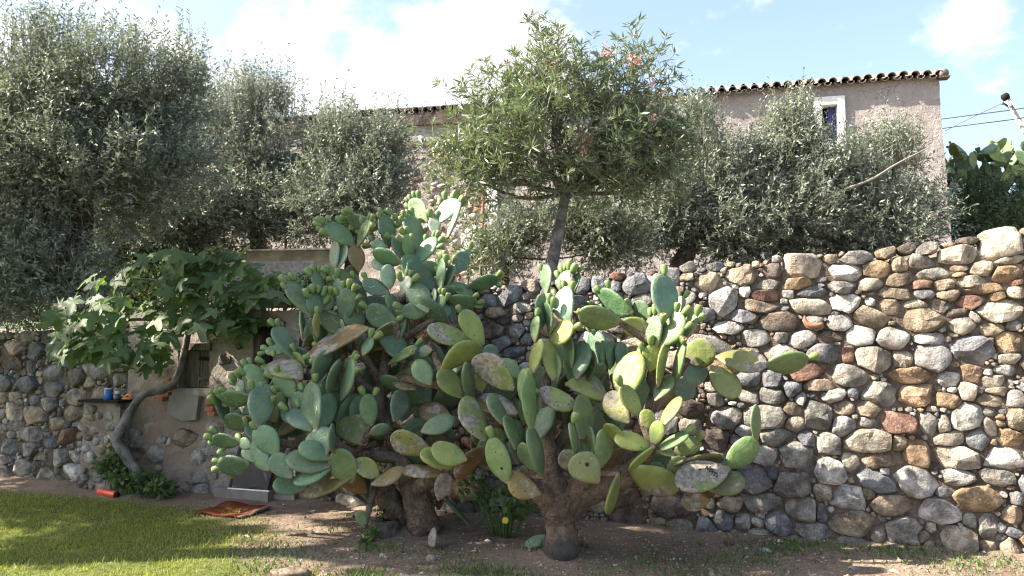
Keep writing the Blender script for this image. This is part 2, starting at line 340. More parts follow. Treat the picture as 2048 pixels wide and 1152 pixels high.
# ================================================================== rubble layout
SCOL = dict(W=(.46, .455, .44), C=(.43, .385, .32), T=(.33, .27, .205), O=(.39, .28, .18), R=(.22, .13, .10), G=(.29, .28, .26), B=(.20, .21, .23), D=(.15, .125, .108))
def layout(u0, u1, z0, zt, seeds, scales, tries, colw, seed, res=.012, mingap=.92):
    r = np.random.default_rng(seed); nu = int((u1-u0)/res)+1; zmax = max(zt(u0), zt(u1))+.12; nz = int((zmax-z0)/res)+1
    gu = u0+np.arange(nu)*res; gzv = z0+np.arange(nz)*res
    dm = np.full((nz, nu), 9.0); lab = np.full((nz, nu), -1, int); S = []
    top = zt(gu)
    out = gzv[:, None] > top[None, :]+.03
    def add(s):
        u, z, a, b, an, p, col = s; m = 1.7*max(a, b)
        i0, i1 = max(0, int((u-m-u0)/res)), min(nu, int((u+m-u0)/res)+2); j0, j1 = max(0, int((z-m-z0)/res)), min(nz, int((z+m-z0)/res)+2)
        if i1 <= i0 or j1 <= j0: return
        du = gu[None, i0:i1]-u; dz = gzv[j0:j1, None]-z; c, sn = math.cos(an), math.sin(an)
        x = np.abs((du*c+dz*sn)/a); y = np.abs((-du*sn+dz*c)/b); d = (x**p+y**p)**(1/p)
        w = dm[j0:j1, i0:i1]; k = d < w; w[k] = d[k]; lab[j0:j1, i0:i1][k] = len(S); S.append(s)
    for s in seeds: add(s)
    ph = np.arange(10)*.628
    for (a0, a1, b0, b1), t in zip(scales, tries):
        for _ in range(t):
            u = r.uniform(u0, u1); z = r.uniform(z0, zt(u)); a = r.uniform(a0, a1); b = min(r.uniform(b0, b1), a*1.05); an = r.normal(0, .14)
            if z+b > zt(u)+.05 or z-b < z0-.04 or u-a < u0-.02 or u+a > u1+.02: continue
            pu = np.concatenate([[u], u+.92*a*np.cos(ph), u+.5*a*np.cos(ph)]); pz = np.concatenate([[z], z+.92*b*np.sin(ph), z+.5*b*np.sin(ph)])
            i = np.clip(((pu-u0)/res).astype(int), 0, nu-1); j = np.clip(((pz-z0)/res).astype(int), 0, nz-1)
            if dm[j, i].min() < mingap+.04: continue
            add((u, z, a, b, an, r.uniform(2.4, 6.), r.choice(list(colw.keys()), p=np.array(list(colw.values()))/sum(colw.values()))))
    lab[(dm > 1.40)] = -1
    res_ = []
    na = 18; th = np.arange(na)*2*math.pi/na
    for k, s in enumerate(S):
        u, z, a, b, an, p, col = s; rr = np.zeros(na)
        for q in range(na):
            t = 0.012; lim = 1.7*max(a, b)
            while t < lim:
                i = int((u+t*math.cos(th[q])-u0)/res); j = int((z+t*math.sin(th[q])-z0)/res)
                if i < 0 or j < 0 or i >= nu or j >= nz or lab[j, i] != k: break
                t += .006
            rr[q] = max(t-.0035, .008)
        rr = .08*np.roll(rr, 1)+.84*rr+.08*np.roll(rr, -1)
        o_ = r.integers(0, 3); r2 = np.roll(rr, -o_); cs = []; i0 = 0     # straight edges between a few corners
        for w_ in (2, 3, 2, 3, 3, 2, 3): cs.append(i0+int(np.argmax(r2[i0:i0+w_]))); i0 += w_
        pol = r2.copy()
        for a_, b_ in zip(cs, cs[1:]+[cs[0]+na]):
            D_ = (b_-a_)*2*math.pi/na
            for q in range(a_+1, b_):
                f = (q-a_)*2*math.pi/na; den = r2[a_]*math.sin(f)+r2[b_ % na]*math.sin(D_-f); pol[q % na] = min(r2[q % na]*1.04, r2[a_]*r2[b_ % na]*math.sin(D_)/max(den, 1e-4)) if D_ < 3 else r2[q % na]
        rr = np.roll(.7*pol+.3*r2, o_)
        res_.append((u, z, rr, th, col, a, b))
    return res_
def stone_mesh(u, z, rr, th, P, r, back=.14, flat=False):
    """rounded stone, vertices relative to its centre on the wall plane"""
    na = len(rr); rings = [(.96, -back), (1.0, -.01), (1.0, .60*P), (.955, .92*P), (.79, 1.0*P)] if not flat else [(1., -back), (1., .2*P), (.95, .75*P), (.6, 1.*P)]
    tx, tz_ = r.normal(0, .16, 2); size = rr.mean(); V = []
    ks = r.normal(0, .05, na); ks = (ks+np.roll(ks, 1))/1.6
    for s, h in rings:
        x = rr*s*np.cos(th)*(1+ks*(s < .99)); y = rr*s*np.sin(th)*(1+ks*(s < .99))
        hh = h + (tx*x+tz_*y)*(h > 0)*.8 + r.normal(0, .055*P, na)*(h > 0)
        V.append(np.outer(x, WL)+np.outer(y, UP)+np.outer(hh, WN))
    V = np.vstack(V+[(WN*P*1.04)[None], (-WN*back)[None]]); F = []; m = len(rings)
    for _ in range(8):      # cleaved faces
        a_ = r.uniform(0, 6.28); nk = unit(WN+(WL*math.cos(a_)+UP*math.sin(a_))*r.uniform(.25, 1.3)); q = V@nk; dk = q.max()*r.uniform(.52, .88)
        V = V-np.outer(np.maximum(q-dk, 0)*.85, nk)
    for i in range(m-1):
        for j in range(na): F.append((i*na+j, (i+1)*na+j, (i+1)*na+(j+1) % na, i*na+(j+1) % na))
    F += [((m-1)*na+j, m*na, (m-1)*na+(j+1) % na) for j in range(na)]
    F += [(j, (j+1) % na, m*na+1) for j in range(na)]
    return V, F
def stone_color(col, r):
    c = np.array(SCOL[col])*r.uniform(.8, 1.2); c = c*(1+r.normal(0, .012, 3)); return np.clip(c, .02, .75)
def stone_wall(parent, stones, seed, limit=290, prefer=None, prot=(.035, .075), back=.14, name='stone'):
    r = np.random.default_rng(seed)
    key = [s[2].mean()*(1 if prefer is None else prefer(s)) for s in stones]; order = np.argsort(key)[::-1]
    small, tint = [], []
    for rank, k in enumerate(order):
        u, z, rr, th, col, a, b = stones[k]; P = np.clip(rr.mean()*.40, .012, .066)*r.uniform(.75, 1.35); rec = r.uniform(-.018, .016)
        V, F = stone_mesh(u, z, rr, th, P, r, back); c = wp(u, z, rec+.0); cc = stone_color(col, r)
        if rank < limit:
            me = mesh(name, V, F); smooth(me, r.uniform() < .5); me.materials.append(M_STONE); o = link(name, me, parent, c); o.color = (*cc, 1)
        else: small.append((V+c, F)); tint += [cc]*len(F)
    if small:
        V, F = join(small); o = stuff(obj('small_stones', V, F, M_STONE2, parent))
        at_ = o.data.attributes.new('tint', 'FLOAT_COLOR', 'FACE'); at_.data.foreach_set('color', np.column_stack([np.array(tint), np.ones(len(tint))]).astype(np.float32).ravel())

def core(parent, u0, u1, d=-.022, thick=.6, drop=.09, name='earth_core'):
    uu = np.linspace(u0, u1, 24); V = []
    for dd in (d, d-thick):
        for u in uu: V += [wp(u, -.1, dd), wp(u, float(wtop(u))-drop-.03*math.sin(u*5), dd)]
    m = len(uu); F = []
    for i in range(m-1):
        a = 2*i; b = 2*m+2*i; F += [(a, a+1, a+3, a+2), (b, b+2, b+3, b+1), (a+1, b+1, b+3, a+3)]
    F += [(0, 2*m, 2*m+1, 1), (2*m-2, 2*m-1, 4*m-1, 4*m-2)]
    return obj(name, V, F, M_CORE, parent, sm=False)

def px_seeds(lst, ox, oy, sc, r):
    o = []
    for x, y, w, h, a, c in lst:
        px, py = ox+x/sc, oy+y/sc; u, z = pw(px, py); ul, _ = pw(px-w/2/sc, py); ur, _ = pw(px+w/2/sc, py); _, zt_ = pw(px, py-h/2/sc); _, zb = pw(px, py+h/2/sc)
        o.append((u, z, abs(ul-ur)/2*.98, abs(zt_-zb)/2*.98, R(a), r.uniform(2.3, 4.5), c))
    return o
SP = [(660,275,290,140,0,'C'),(270,325,210,110,0,'T'),(465,295,120,90,0,'D'),(60,370,170,140,0,'T'),(430,385,200,75,-8,'G'),(610,375,170,80,0,'O'),(925,315,220,105,0,'W'),(1005,215,230,75,-5,'G'),(1130,280,190,125,5,'O'),(1265,255,110,105,0,'T'),(1415,235,160,100,-8,'W'),(1645,195,280,150,-3,'C'),(1910,140,280,180,-8,'C'),(1960,230,220,70,-12,'C'),(1190,185,140,60,-15,'T'),(1310,160,120,60,-20,'D'),(1440,160,160,70,-15,'G'),(1580,135,100,40,0,'T'),(1710,105,170,40,-5,'D'),(830,220,100,50,0,'T'),(160,490,180,180,0,'W'),(290,430,75,75,0,'W'),(410,450,210,85,0,'R'),(700,435,220,75,-3,'B'),(560,440,80,55,0,'W'),(900,395,190,80,5,'G'),(1080,380,150,80,0,'C'),(1275,345,190,90,-15,'T'),(1480,315,230,85,-4,'G'),(1400,380,170,60,-8,'R'),(1545,385,140,75,0,'T'),(1640,275,140,50,0,'T'),(1645,320,90,30,0,'O'),(1790,280,160,90,0,'C'),(1950,310,220,120,-12,'O'),(1720,365,210,80,0,'C'),(1810,410,280,75,-4,'O'),(2000,370,100,60,-25,'R'),(2010,430,130,90,-15,'C'),(1230,435,230,80,3,'T'),(1420,440,140,60,-3,'B'),(1580,450,150,75,0,'T'),(1720,490,200,90,-5,'R'),(1880,455,120,65,-5,'O'),(360,515,270,90,12,'T'),(710,520,270,105,5,'C'),(930,500,200,110,0,'W'),(1085,495,80,50,0,'W'),(1190,520,160,120,0,'T'),(1365,505,170,60,0,'C'),(1530,520,150,90,10,'G'),(1620,560,150,60,-10,'D'),(1910,545,320,160,-3,'C'),(270,580,210,90,5,'B'),(510,620,270,130,5,'D'),(1090,590,240,140,20,'T'),(890,630,170,100,0,'W'),(1400,610,320,150,0,'T'),(1670,640,180,110,-8,'C'),(1745,590,110,50,45,'W'),(1850,665,170,90,0,'T'),(1990,640,110,70,-20,'G'),(180,655,190,80,-4,'W'),(350,720,180,110,0,'W'),(655,725,180,120,-5,'W'),(835,710,170,80,5,'D'),(1020,705,190,130,5,'W'),(1220,725,200,150,5,'W'),(1455,725,210,80,0,'W'),(1720,800,260,170,3,'B'),(1970,745,160,150,-5,'O'),(790,825,220,130,5,'B'),(940,820,80,120,5,'R'),(1110,850,240,170,15,'C'),(1290,850,130,120,0,'C'),(1480,840,230,170,15,'W'),(690,930,280,120,-10,'R'),(1970,850,150,70,0,'C'),(960,960,260,150,10,'G'),(1330,960,340,110,4,'O'),(1590,970,150,130,0,'W'),(1720,945,120,120,10,'O'),(1960,920,180,60,-5,'W'),(1870,1000,180,80,0,'C'),(310,985,180,110,0,'B'),(460,980,140,120,5,'B'),(585,1040,140,100,0,'B'),(760,1015,200,80,0,'T'),(460,1085,180,120,5,'G'),(640,1100,80,90,0,'W'),(845,1085,180,80,-10,'W'),(970,1065,75,70,0,'B'),(1130,1070,240,160,10,'G'),(1375,1080,220,160,-3,'O'),(1580,1115,180,100,0,'O'),(1690,1055,120,120,0,'C'),(1890,1055,140,60,-5,'T'),(1840,1110,190,80,0,'T'),(2000,1100,110,100,0,'W'),(310,1085,150,110,5,'G'),(100,1110,110,80,0,'G')]
SQ = [(165,175,220,140,5,'G'),(410,170,280,150,0,'G'),(575,120,130,80,0,'T'),(745,170,170,190,5,'G'),(900,235,150,130,15,'W'),(905,115,150,100,0,'T'),(1045,115,150,110,10,'T'),(590,215,130,90,-10,'C'),(1050,210,120,70,15,'G'),(1235,210,250,120,5,'R'),(1415,220,120,150,0,'G'),(1515,215,80,110,0,'C'),(1660,170,190,180,5,'W'),(1800,250,80,130,0,'C'),(1980,190,140,130,0,'T'),(110,305,160,130,5,'D'),(470,300,200,120,0,'G'),(280,255,110,70,10,'W'),(670,315,95,110,0,'B'),(800,340,155,145,0,'G'),(1035,320,290,165,0,'C'),(1240,335,95,105,0,'T'),(1560,305,210,90,-8,'C'),(1730,310,150,150,30,'B'),(1930,310,160,110,0,'O'),(610,410,230,170,15,'G'),(410,415,160,130,5,'W'),(940,460,110,150,0,'C'),(1130,440,260,110,0,'T'),(1355,400,185,170,0,'O'),(1590,430,300,140,3,'C'),(1880,430,260,130,0,'W'),(340,555,220,190,0,'B'),(455,530,85,80,0,'B'),(585,590,215,160,0,'G'),(820,510,215,165,15,'W'),(1100,575,300,130,20,'B'),(1340,580,280,190,15,'W'),(1605,550,205,130,5,'W'),(1850,550,240,100,0,'G'),(780,640,130,120,-15,'C'),(920,665,250,170,10,'W'),(1045,645,85,80,0,'D'),(1190,720,290,140,0,'T'),(1520,640,160,60,5,'B'),(1720,680,320,170,10,'O'),(390,705,240,110,-2,'G'),(630,745,200,180,10,'G'),(760,775,70,150,0,'B'),(960,830,320,165,5,'T'),(1475,750,280,150,8,'W'),(1950,780,140,110,0,'T'),(1680,815,90,90,0,'G'),(495,840,175,170,10,'B'),(275,820,110,130,0,'G'),(150,815,135,120,20,'B'),(45,860,130,130,10,'B'),(390,910,170,110,0,'G'),(710,880,210,100,0,'G'),(1270,880,230,160,-10,'G'),(1380,910,105,70,0,'T'),(1440,860,70,60,0,'C'),(1585,930,270,170,5,'C'),(1790,850,130,180,0,'G'),(1340,1000,210,60,5,'W'),(1870,860,70,60,-30,'W'),(1875,920,70,50,0,'B'),(1960,890,100,60,0,'B'),(1930,980,150,110,0,'T'),(1790,975,120,80,0,'T'),(1110,900,100,110,0,'G'),(190,710,160,90,0,'T')]
SN = [(1080,185,150,95,0,'B'),(890,190,80,80,0,'B'),(970,195,80,70,0,'B'),(810,195,90,70,0,'B'),(1265,150,90,90,0,'G'),(1345,255,70,70,0,'G'),(1440,330,110,60,0,'B'),(330,270,100,70,-10,'B'),(430,240,140,80,-15,'B'),(490,300,120,70,-10,'G'),(360,325,110,60,0,'T'),(400,365,90,50,5,'D'),(470,355,70,40,0,'B'),(350,420,130,100,10,'D'),(465,415,100,80,0,'B'),(390,480,100,90,-20,'B'),(450,525,110,60,0,'B'),(520,460,60,60,0,'B'),(530,340,50,40,0,'T'),(640,230,90,70,0,'B'),(710,190,80,60,0,'G')]
r_ = np.random.default_rng(21)
seeds = px_seeds(SP, 1400, 450, 3.16, r_)+px_seeds(SQ, 1400, 780, 3.097, r_)+px_seeds(SN, 850, 500, 2.56, r_)
U_CELL0, U_CELL1, U_END = 5.85, 8.05, 11.8
ztop = lambda u: wtop(u)
SCL = [(.15, .21, .07, .11), (.11, .16, .05, .085), (.07, .11, .04, .06), (.04, .07, .03, .045), (.02, .04, .016, .028), (.013, .022, .011, .016)]
stones = layout(-1.7, U_CELL0, -.02, ztop, seeds, SCL, [900, 1600, 3000, 7000, 16000, 14000], dict(W=2, C=2, T=3, O=1.5, R=1, G=4, B=3, D=1.2), 5)
wall = tag(empty('dry_stone_wall', wp(2.0, 0)), 'long dry stone retaining wall of rounded grey, tan and rusty field stones behind the cactus', 'wall')
core(wall, -1.7, U_CELL0)
def prefer(s):
    u, z = s[0], s[1]; return 1.0 if u < 2.9 or z > 1.6 else .55
stone_wall(wall, stones, 31, 295, prefer)

# left wall
stones = layout(U_CELL1, U_END, -.02, ztop, [], [(.13, .19, .08, .11), (.10, .15, .06, .09), (.07, .10, .05, .07), (.04, .07, .03, .045), (.02, .04, .016, .028), (.013, .022, .011, .016)], [350, 900, 1800, 4000, 8000, 6000], dict(W=1.6, C=1.6, T=4, O=.6, R=.3, G=5, B=2.2, D=2.5), 9)
wall2 = tag(empty('dry_stone_wall', wp(10, 0)), 'shaded dry stone wall of grey brown rubble along the lawn, left of the fig tree', 'wall')
core(wall2, U_CELL1, U_END)
stone_wall(wall2, stones, 33, 260)
# loose cap stones on the left wall and broken horn shaped tile stuck in the right wall
u_, z_ = pw(1628, 650)
hp_ = [wp(*pw(px, py), .085) for px, py in ((1608, 632), (1612, 646), (1626, 652), (1645, 648))]
V, F = tube(hp_, [.006, .022, .024, .012], 8, 4); 
obj('clay_handle', V, F, m_simple('terracotta_clay', (.30, .13, .07), .8), wall)
# far slope closing the view on the left
n = N('far_scrub'); v = n.noise(.6, 6, .7); M_HILL = n.pbr(n.mix(n.rng(v, .35, .65), (.06, .075, .045), (.13, .14, .085)), .95, n.bump(v, 1., .6), .1)
xs = np.linspace(-90, 20, 40); ys = np.linspace(24, 80, 16); X, Y = np.meshgrid(xs, ys); x, y = X.ravel(), Y.ravel()
z = 2.2+.12*(y-24)*np.clip((-x)/18, 0, 1)+.5*vnoise(np.column_stack([x, y, x*0]), .25, 6)
I = np.arange(len(x)).reshape(16, 40); F = np.stack([I[:-1, :-1], I[:-1, 1:], I[1:, 1:], I[1:, :-1]], -1).reshape(-1, 4)
structure(obj('hills', np.column_stack([x, y, z]), F, M_HILL, loc=(0, 0, 0)))
# ================================================================== cellar front built into the wall
n = N('old_render'); v1 = n.noise(2.2, 6, .65, dist=.4); v2 = n.noise(14, 6, .7); v3 = n.noise(60, 4)
c = n.mix(n.rng(v1, .32, .66), (.17, .14, .115), (.33, .295, .26)); c = n.mix(n.rng(v2, .55, .75, 0, .55), c, (.40, .36, .31)); c = n.mix(n.rng(v2, .28, .46, .75, 0), c, (.10, .08, .066)); c = n.mix(n.rng(n.noise(3.3, 5, .7, dist=1.), .56, .62, 0, .6), c, (.42, .39, .35)); c = n.mix(n.rng(n.noise(1.1, 4, .6), .5, .62, 0, .55), c, (.20, .135, .09))
M_REND = n.pbr(c, .95, n.bump(v3, .5, .01, n.bump(v2, .8, .05)), .1)
M_CONC = m_simple('smooth_cement', (.185, .17, .155), .9, .18, 5, .35, .008)
M_BRICK = m_simple('old_brick', (.33, .135, .075), .9, .3, 20, .5, .01)
M_OLDWOOD = N('weathered_wood')
n = M_OLDWOOD; sc3 = n.n('ShaderNodeMapping'); sc3.inputs['Scale'].default_value = (14, 14, 1.2); n.l(n.tc.outputs['Object'], sc3.inputs[0])
v = n.noise(4, 6, .65, vec=sc3.outputs[0]); M_OLDWOOD = n.pbr(n.mix(n.rng(v, .3, .7), (.055, .045, .04), (.17, .15, .135)), .9, n.bump(v, .6, .01), .15)
M_DARK = m_simple('dark_interior', (.012, .011, .011), .95, .2, 5)
M_DOOR = m_simple('dark_door_paint', (.035, .037, .045), .7, .3, 9, .3, .006)
M_SCREEN = m_simple('dark_screen', (.03, .03, .032), .6, .15, 40, .3, .003)
M_METAL = m_simple('bare_metal', (.52, .52, .52), .5, .1, 12, .1, .002, metal=.4)

cell = tag(empty('cellar_front', wp(7, 0)), 'rough plastered cellar front with a wooden hatch and low dark doorway behind the fig trunk', 'building')
# openings (u0,u1,z0,z1): hatch and doorway
hu1, hz0 = pw(358, 776); hu0, hz1 = pw(424, 697)
du1, _ = pw(508, 700); du0, dz1 = pw(549, 652); dz0 = .13
lines_u = sorted(set(list(np.arange(U_CELL0, U_CELL1+.001, .055))+[hu0, hu1, du0, du1, U_CELL1]))
ztopc = 1.93
lines_z = sorted(set(list(np.arange(-.06, ztopc, .055))+[hz0, hz1, dz0, dz1, ztopc]))
nu, nz = len(lines_u), len(lines_z)
pts = []
for z in lines_z:
    for u in lines_u:
        inn = min(abs(u-hu0), abs(u-hu1), abs(u-du0), abs(u-du1))
        d = .035+.03*float(vnoise(np.array([[u*1.0, z, 0]]), 5, 12)[0])+.014*float(vnoise(np.array([[u, z, 0]]), 17, 13)[0]) + .06*max(0, .5-z)
        zz = min(z, float(wtop(u))-.02) if z == ztopc else z
        pts.append(wp(u, zz, d))
F = []
def inside(u, z): return (hu0 < u < hu1 and hz0 < z < hz1) or (du0 < u < du1 and dz0 < z < dz1)
cells = {}
for j in range(nz-1):
    for i in range(nu-1):
        uc, zc = (lines_u[i]+lines_u[i+1])/2, (lines_z[j]+lines_z[j+1])/2
        if not inside(uc, zc): F.append((j*nu+i, (j+1)*nu+i, (j+1)*nu+i+1, j*nu+i+1)); cells[i, j] = 1
pts = list(pts); base_n = len(pts); ext = {}
def back(k):
    if k not in ext: ext[k] = len(pts); pts.append(pts[k]-WN*.28)
    return ext[k]
for (i, j) in list(cells):
    for (di, dj, a, b) in ((1, 0, (i+1, j), (i+1, j+1)), (-1, 0, (i, j+1), (i, j)), (0, 1, (i+1, j+1), (i, j+1)), (0, -1, (i, j), (i+1, j))):
        if (i+di, j+dj) not in cells:
            ka, kb = a[1]*nu+a[0], b[1]*nu+b[0]; F.append((ka, kb, back(kb), back(ka)))
obj('plaster', np.array(pts), F, M_REND, cell, sm=False)
core(cell, U_CELL0+.01, U_CELL1-.01, d=-.29, thick=.3, drop=.12, name='masonry_core')
# bedded stones showing through the render near its foot and left edge
r_ = np.random.default_rng(4)
st = layout(U_CELL0+.05, U_CELL1-.02, 0, lambda u: np.asarray(u)*0+.74, [], [(.10, .16, .07, .11), (.07, .10, .05, .07), (.03, .05, .025, .04)], [120, 200, 200], dict(W=3, C=3, T=2, G=4), 77)
for (u, z, rr, th, col, a, b) in st:
    if du0-.06-a < u < du1+.06+a or r_.uniform() < .42: continue
    V, F = stone_mesh(u, z, rr*.93, th, .012+.018*r_.uniform(), r_, .05); c0 = wp(u, z, .062+.06*max(0, .5-z)-.004)
    me = mesh('stone', V, F); smooth(me); me.materials.append(M_STONE); o = link('stone', me, cell, c0); o.color = (*np.clip(stone_color(col, r_)*.85, 0, 1), 1)
for px, py, w, col in ((330, 690, .05, 'W'), (300, 740, .06, 'C'), (420, 640, .07, 'D'), (455, 720, .08, 'D'), (480, 690, .07, 'D'), (560, 645, .09, 'R'), (590, 690, .08, 'B')):
    u, z = pw(px, py); th = np.arange(12)*math.pi/6
    V, F = stone_mesh(u, z, w*(1+.15*r_.normal(size=12))*(1-.3*np.abs(np.sin(th))), th, .03, r_, .05)
    me = mesh('stone', V, F); smooth(me); me.materials.append(M_STONE); o = link('stone', me, cell, wp(u, z, .045)); o.color = (*stone_color(col, r_), 1)
# smooth cement patch under the hatch
(pu1, pz1), (pu0, pz0) = pw(352, 790), pw(407, 838)
sh = np.array([(pu1, pz1), (pu1+.03, pz0+.05), ((pu0+pu1)/2, pz0-.02), (pu0+.02, pz0), (pu0-.01, pz1+.01), ((pu0+pu1)/2, pz1+.015)])
V = np.vstack([[wp(u, z, .094) for u, z in sh], [wp(u, z, .02) for u, z in sh]]); k = len(sh)
obj('cement_patch', V, [tuple(range(k))]+[(i, (i+1) % k, k+(i+1) % k, k+i) for i in range(k)], M_CONC, cell, sm=False)
# stone sill, timber lintel, planks, bricks
def wbox(u0, u1, z0, z1, d0, d1): return box(wp((u0+u1)/2, (z0+z1)/2, (d0+d1)/2), WL*(u1-u0)/2, UP*(z1-z0)/2, WN*(d1-d0)/2)
V, F = wbox(hu0-.05, hu1+.02, hz0-.075, hz0-.004, -.1, .085); obj('sill', V, F, M_CONC, cell, sm=False)
V, F = wbox(hu0-.03, hu1+.03, hz1-.02, hz1+.055, -.15, .068); obj('lintel', V, F, M_OLDWOOD, cell, sm=False)
hat = obj('hatch', *wbox(hu0-.01, hu1+.01, hz0-.01, hz1+.01, -.15, -.10), M_DARK, cell, sm=False)
k = 4
for i in range(k):
    a = hu0+(hu1-hu0)*i/k; b = hu0+(hu1-hu0)*(i+1)/k
    V, F = wbox(a+.004, b-.004, hz0+.01, hz1-.03, -.098, -.065-.008*(i % 2)); obj('plank', V, F, M_OLDWOOD, hat, sm=False)
for zz in (hz0+.1, hz1-.11):
    V, F = wbox(hu0+.02, hu0+.21, zz-.018, zz+.018, -.062, -.045); obj('batten', V, F, M_DARK, hat, sm=False)
for px, py, w, h in ((350, 776, 12, 10), (340, 787, 22, 9), (330, 797, 20, 8), (428, 802, 14, 11), (430, 816, 18, 10), (434, 826, 16, 9), (348, 760, 10, 9)):
    u, z = pw(px, py); V, F = wbox(u-w*.0027, u+w*.0027, z-h*.0025, z+h*.0025, -.02, .098); obj('brick', V, F, M_BRICK, cell, sm=False)
# doorway
V, F = wbox(du0-.02, du1+.02, dz0-.02, dz1+.02, -.27, -.22); dr = obj('door', V, F, M_DARK, cell, sm=False)
for i in range(3):
    a = du0+(du1-du0)*i/3; b = du0+(du1-du0)*(i+1)/3
    V, F = wbox(a+.004, b-.004, dz0+.01, dz1-.02, -.218, -.19-.006*(i % 2)); obj('plank', V, F, M_DOOR, dr, sm=False)
V, F = wbox(du1-.075, du1-.005, dz0, dz1-.01, -.188, -.02); obj('door_post', V, F, M_OLDWOOD, cell, sm=False)
V, F = wbox(du0-.08, du1+.33, -.05, dz0-.012, -.2, .16); obj('threshold', V, F, M_CONC, cell, sm=False)
# loose mesh screen leaning on the doorway
p0, p1 = wp(*[pw(457, 985, .15)[0]], dz0+.0, .15), wp(pw(536, 988, .15)[0], dz0+.0, .15)
ax = unit(p1-p0); upv = unit(UP*.62-WN*.10+WL*-.10); L = .66; nn = unit(np.cross(ax, upv))
scr = tag(empty('door_screen', (p0+p1)/2), 'dark mesh screen panel leaning against the low cellar doorway', 'screen')
wd = np.linalg.norm(p1-p0)
def sbox(a0, a1, b0, b1, t0, t1):
    return box(p0+ax*(a0+a1)/2+upv*(b0+b1)/2+nn*(t0+t1)/2, ax*(a1-a0)/2, upv*(b1-b0)/2, nn*(t1-t0)/2)
obj('mesh_panel', *sbox(.02, wd-.02, .02, L-.02, -.006, .006), M_SCREEN, scr, sm=False)
for a in ((0, .025, 0, L), (wd-.06, wd, 0, L), (.026, wd-.061, L-.03, L)): obj('frame', *sbox(*a, -.012, .012), M_DOOR, scr, sm=False)
obj('bottom_rail', *sbox(0, wd+.02, -.014, -.001, -.013, .013), M_METAL, scr, sm=False)
# pale star shape on the hatch
c0 = wp(*pw(418, 748), -.06)
Vs = []
for i in range(10):
    a = math.pi/2+i*math.pi/5; rr = (.075 if i == 0 else .055) if i % 2 == 0 else .017
    Vs.append(c0+WL*rr*math.cos(a)*-1*.8+UP*rr*math.sin(a)*1.25)
Vs = np.array(Vs); V = np.vstack([Vs+WN*.004, Vs-WN*.003, [c0+WN*.012]])
F = [(i, (i+1) % 10, 20) for i in range(10)]+[(i, 10+i, 10+(i+1) % 10, (i+1) % 10) for i in range(10)]+[tuple(range(19, 9, -1))]
tag(obj('pale_star', V, F, m_simple('star_white', (.55, .53, .50), .6), sm=False), 'small pale star ornament hung on the weathered hatch', 'ornament')
# stone block buttress with a slab shelf left of the trunk
bu0, bu1 = pw(270, 850)[0], pw(196, 850)[0]; sz = pw(240, 801, .22)[1]
blk = tag(empty('masonry_pier', wp((bu0+bu1)/2, 0)), 'crumbling masonry pier with a thin slab shelf beside the fig trunk', 'pier')
gx = np.linspace(bu0, bu1, 9); gz_ = np.linspace(-.03, sz-.03, 14); pts = []
for z in gz_:
    for u in gx: pts.append(wp(u, z, .20+.05*max(0, .6-z)+.03*float(vnoise(np.array([[u, z, 1]]), 9, 5)[0])))
nb = len(gx); F = [(j*nb+i, (j+1)*nb+i, (j+1)*nb+i+1, j*nb+i+1) for j in range(len(gz_)-1) for i in range(nb-1)]
pts = np.array(pts); m = len(pts); bk = pts-WN*.22; V = np.vstack([pts, bk])
for j in range(len(gz_)-1):
    F += [(j*nb, m+j*nb, m+(j+1)*nb, (j+1)*nb), (j*nb+nb-1, (j+1)*nb+nb-1, m+(j+1)*nb+nb-1, m+j*nb+nb-1)]
J = len(gz_)-1; F += [(J*nb+i, m+J*nb+i, m+J*nb+i+1, J*nb+i+1) for i in range(nb-1)]
obj('body', V, F, M_REND, blk, sm=False)
obj('shelf', *wbox(bu0-.02, bu1+.01, sz-.028, sz, -.01, .27), M_DARK, blk, sm=False)
stl = layout(bu0, bu1, .0, lambda u: np.asarray(u)*0+sz-.06, [], [(.06, .1, .045, .07), (.04, .06, .03, .04)], [60, 90], dict(G=3, T=2, W=1, D=2), 3)
for (u, z, rr, th, col, a, b) in stl:
    V, F = stone_mesh(u, z, rr*.9, th, .03, r_, .05); me = mesh('stone', V, F); smooth(me); me.materials.append(M_STONE)
    o = link('stone', me, blk, wp(u, z, .20+.05*max(0, .6-z))); o.color = (*stone_color(col, r_), 1)
# things on the shelf
def lathe(c, prof, n=16, ax=UP):
    x, y = frame_of(np.asarray(ax, float)); ph = np.arange(n)*2*math.pi/n; V = []
    for r, h in prof: V.append(np.asarray(c)+np.outer(np.cos(ph)*r, x)+np.outer(np.sin(ph)*r, y)+np.asarray(ax)*h)
    V = np.vstack(V); m = len(prof); F = [(i*n+j, i*n+(j+1) % n, (i+1)*n+(j+1) % n, (i+1)*n+j) for i in range(m-1) for j in range(n)]
    return V, F+[tuple(range(n))[::-1], tuple((m-1)*n+j for j in range(n))]
def on_shelf(px): 
    u, _ = pw(px, 800, .18); return wp(u, sz+.001, .17)
M_BLUE = m_simple('blue_plastic', (.02, .12, .42), .35, .15, 6, .05, .002, .5)
c0 = on_shelf(215); t = tag(empty('paint_tin', c0), 'bright blue tin standing on the slab shelf', 'tin')
obj('body', *lathe(c0, [(.042, 0), (.045, .004), (.045, .105), (.042, .11)]), M_BLUE, t)
obj('lid', *lathe(c0, [(.047, .111), (.047, .12), (.04, .124), (.012, .124)]), M_METAL, t)
c0 = on_shelf(233); t = tag(empty('jar', c0), 'small dark jar with a pale lid beside the blue tin', 'jar')
obj('body', *lathe(c0, [(.03, 0), (.033, .01), (.033, .05), (.025, .062)]), m_simple('dark_jar', (.05, .06, .08), .3, .2, 9, .05, .002, .5), t)
obj('lid', *lathe(c0, [(.027, .063), (.028, .09), (.02, .093)]), m_simple('pale_lid', (.5, .48, .44), .5), t)
c0 = on_shelf(254)
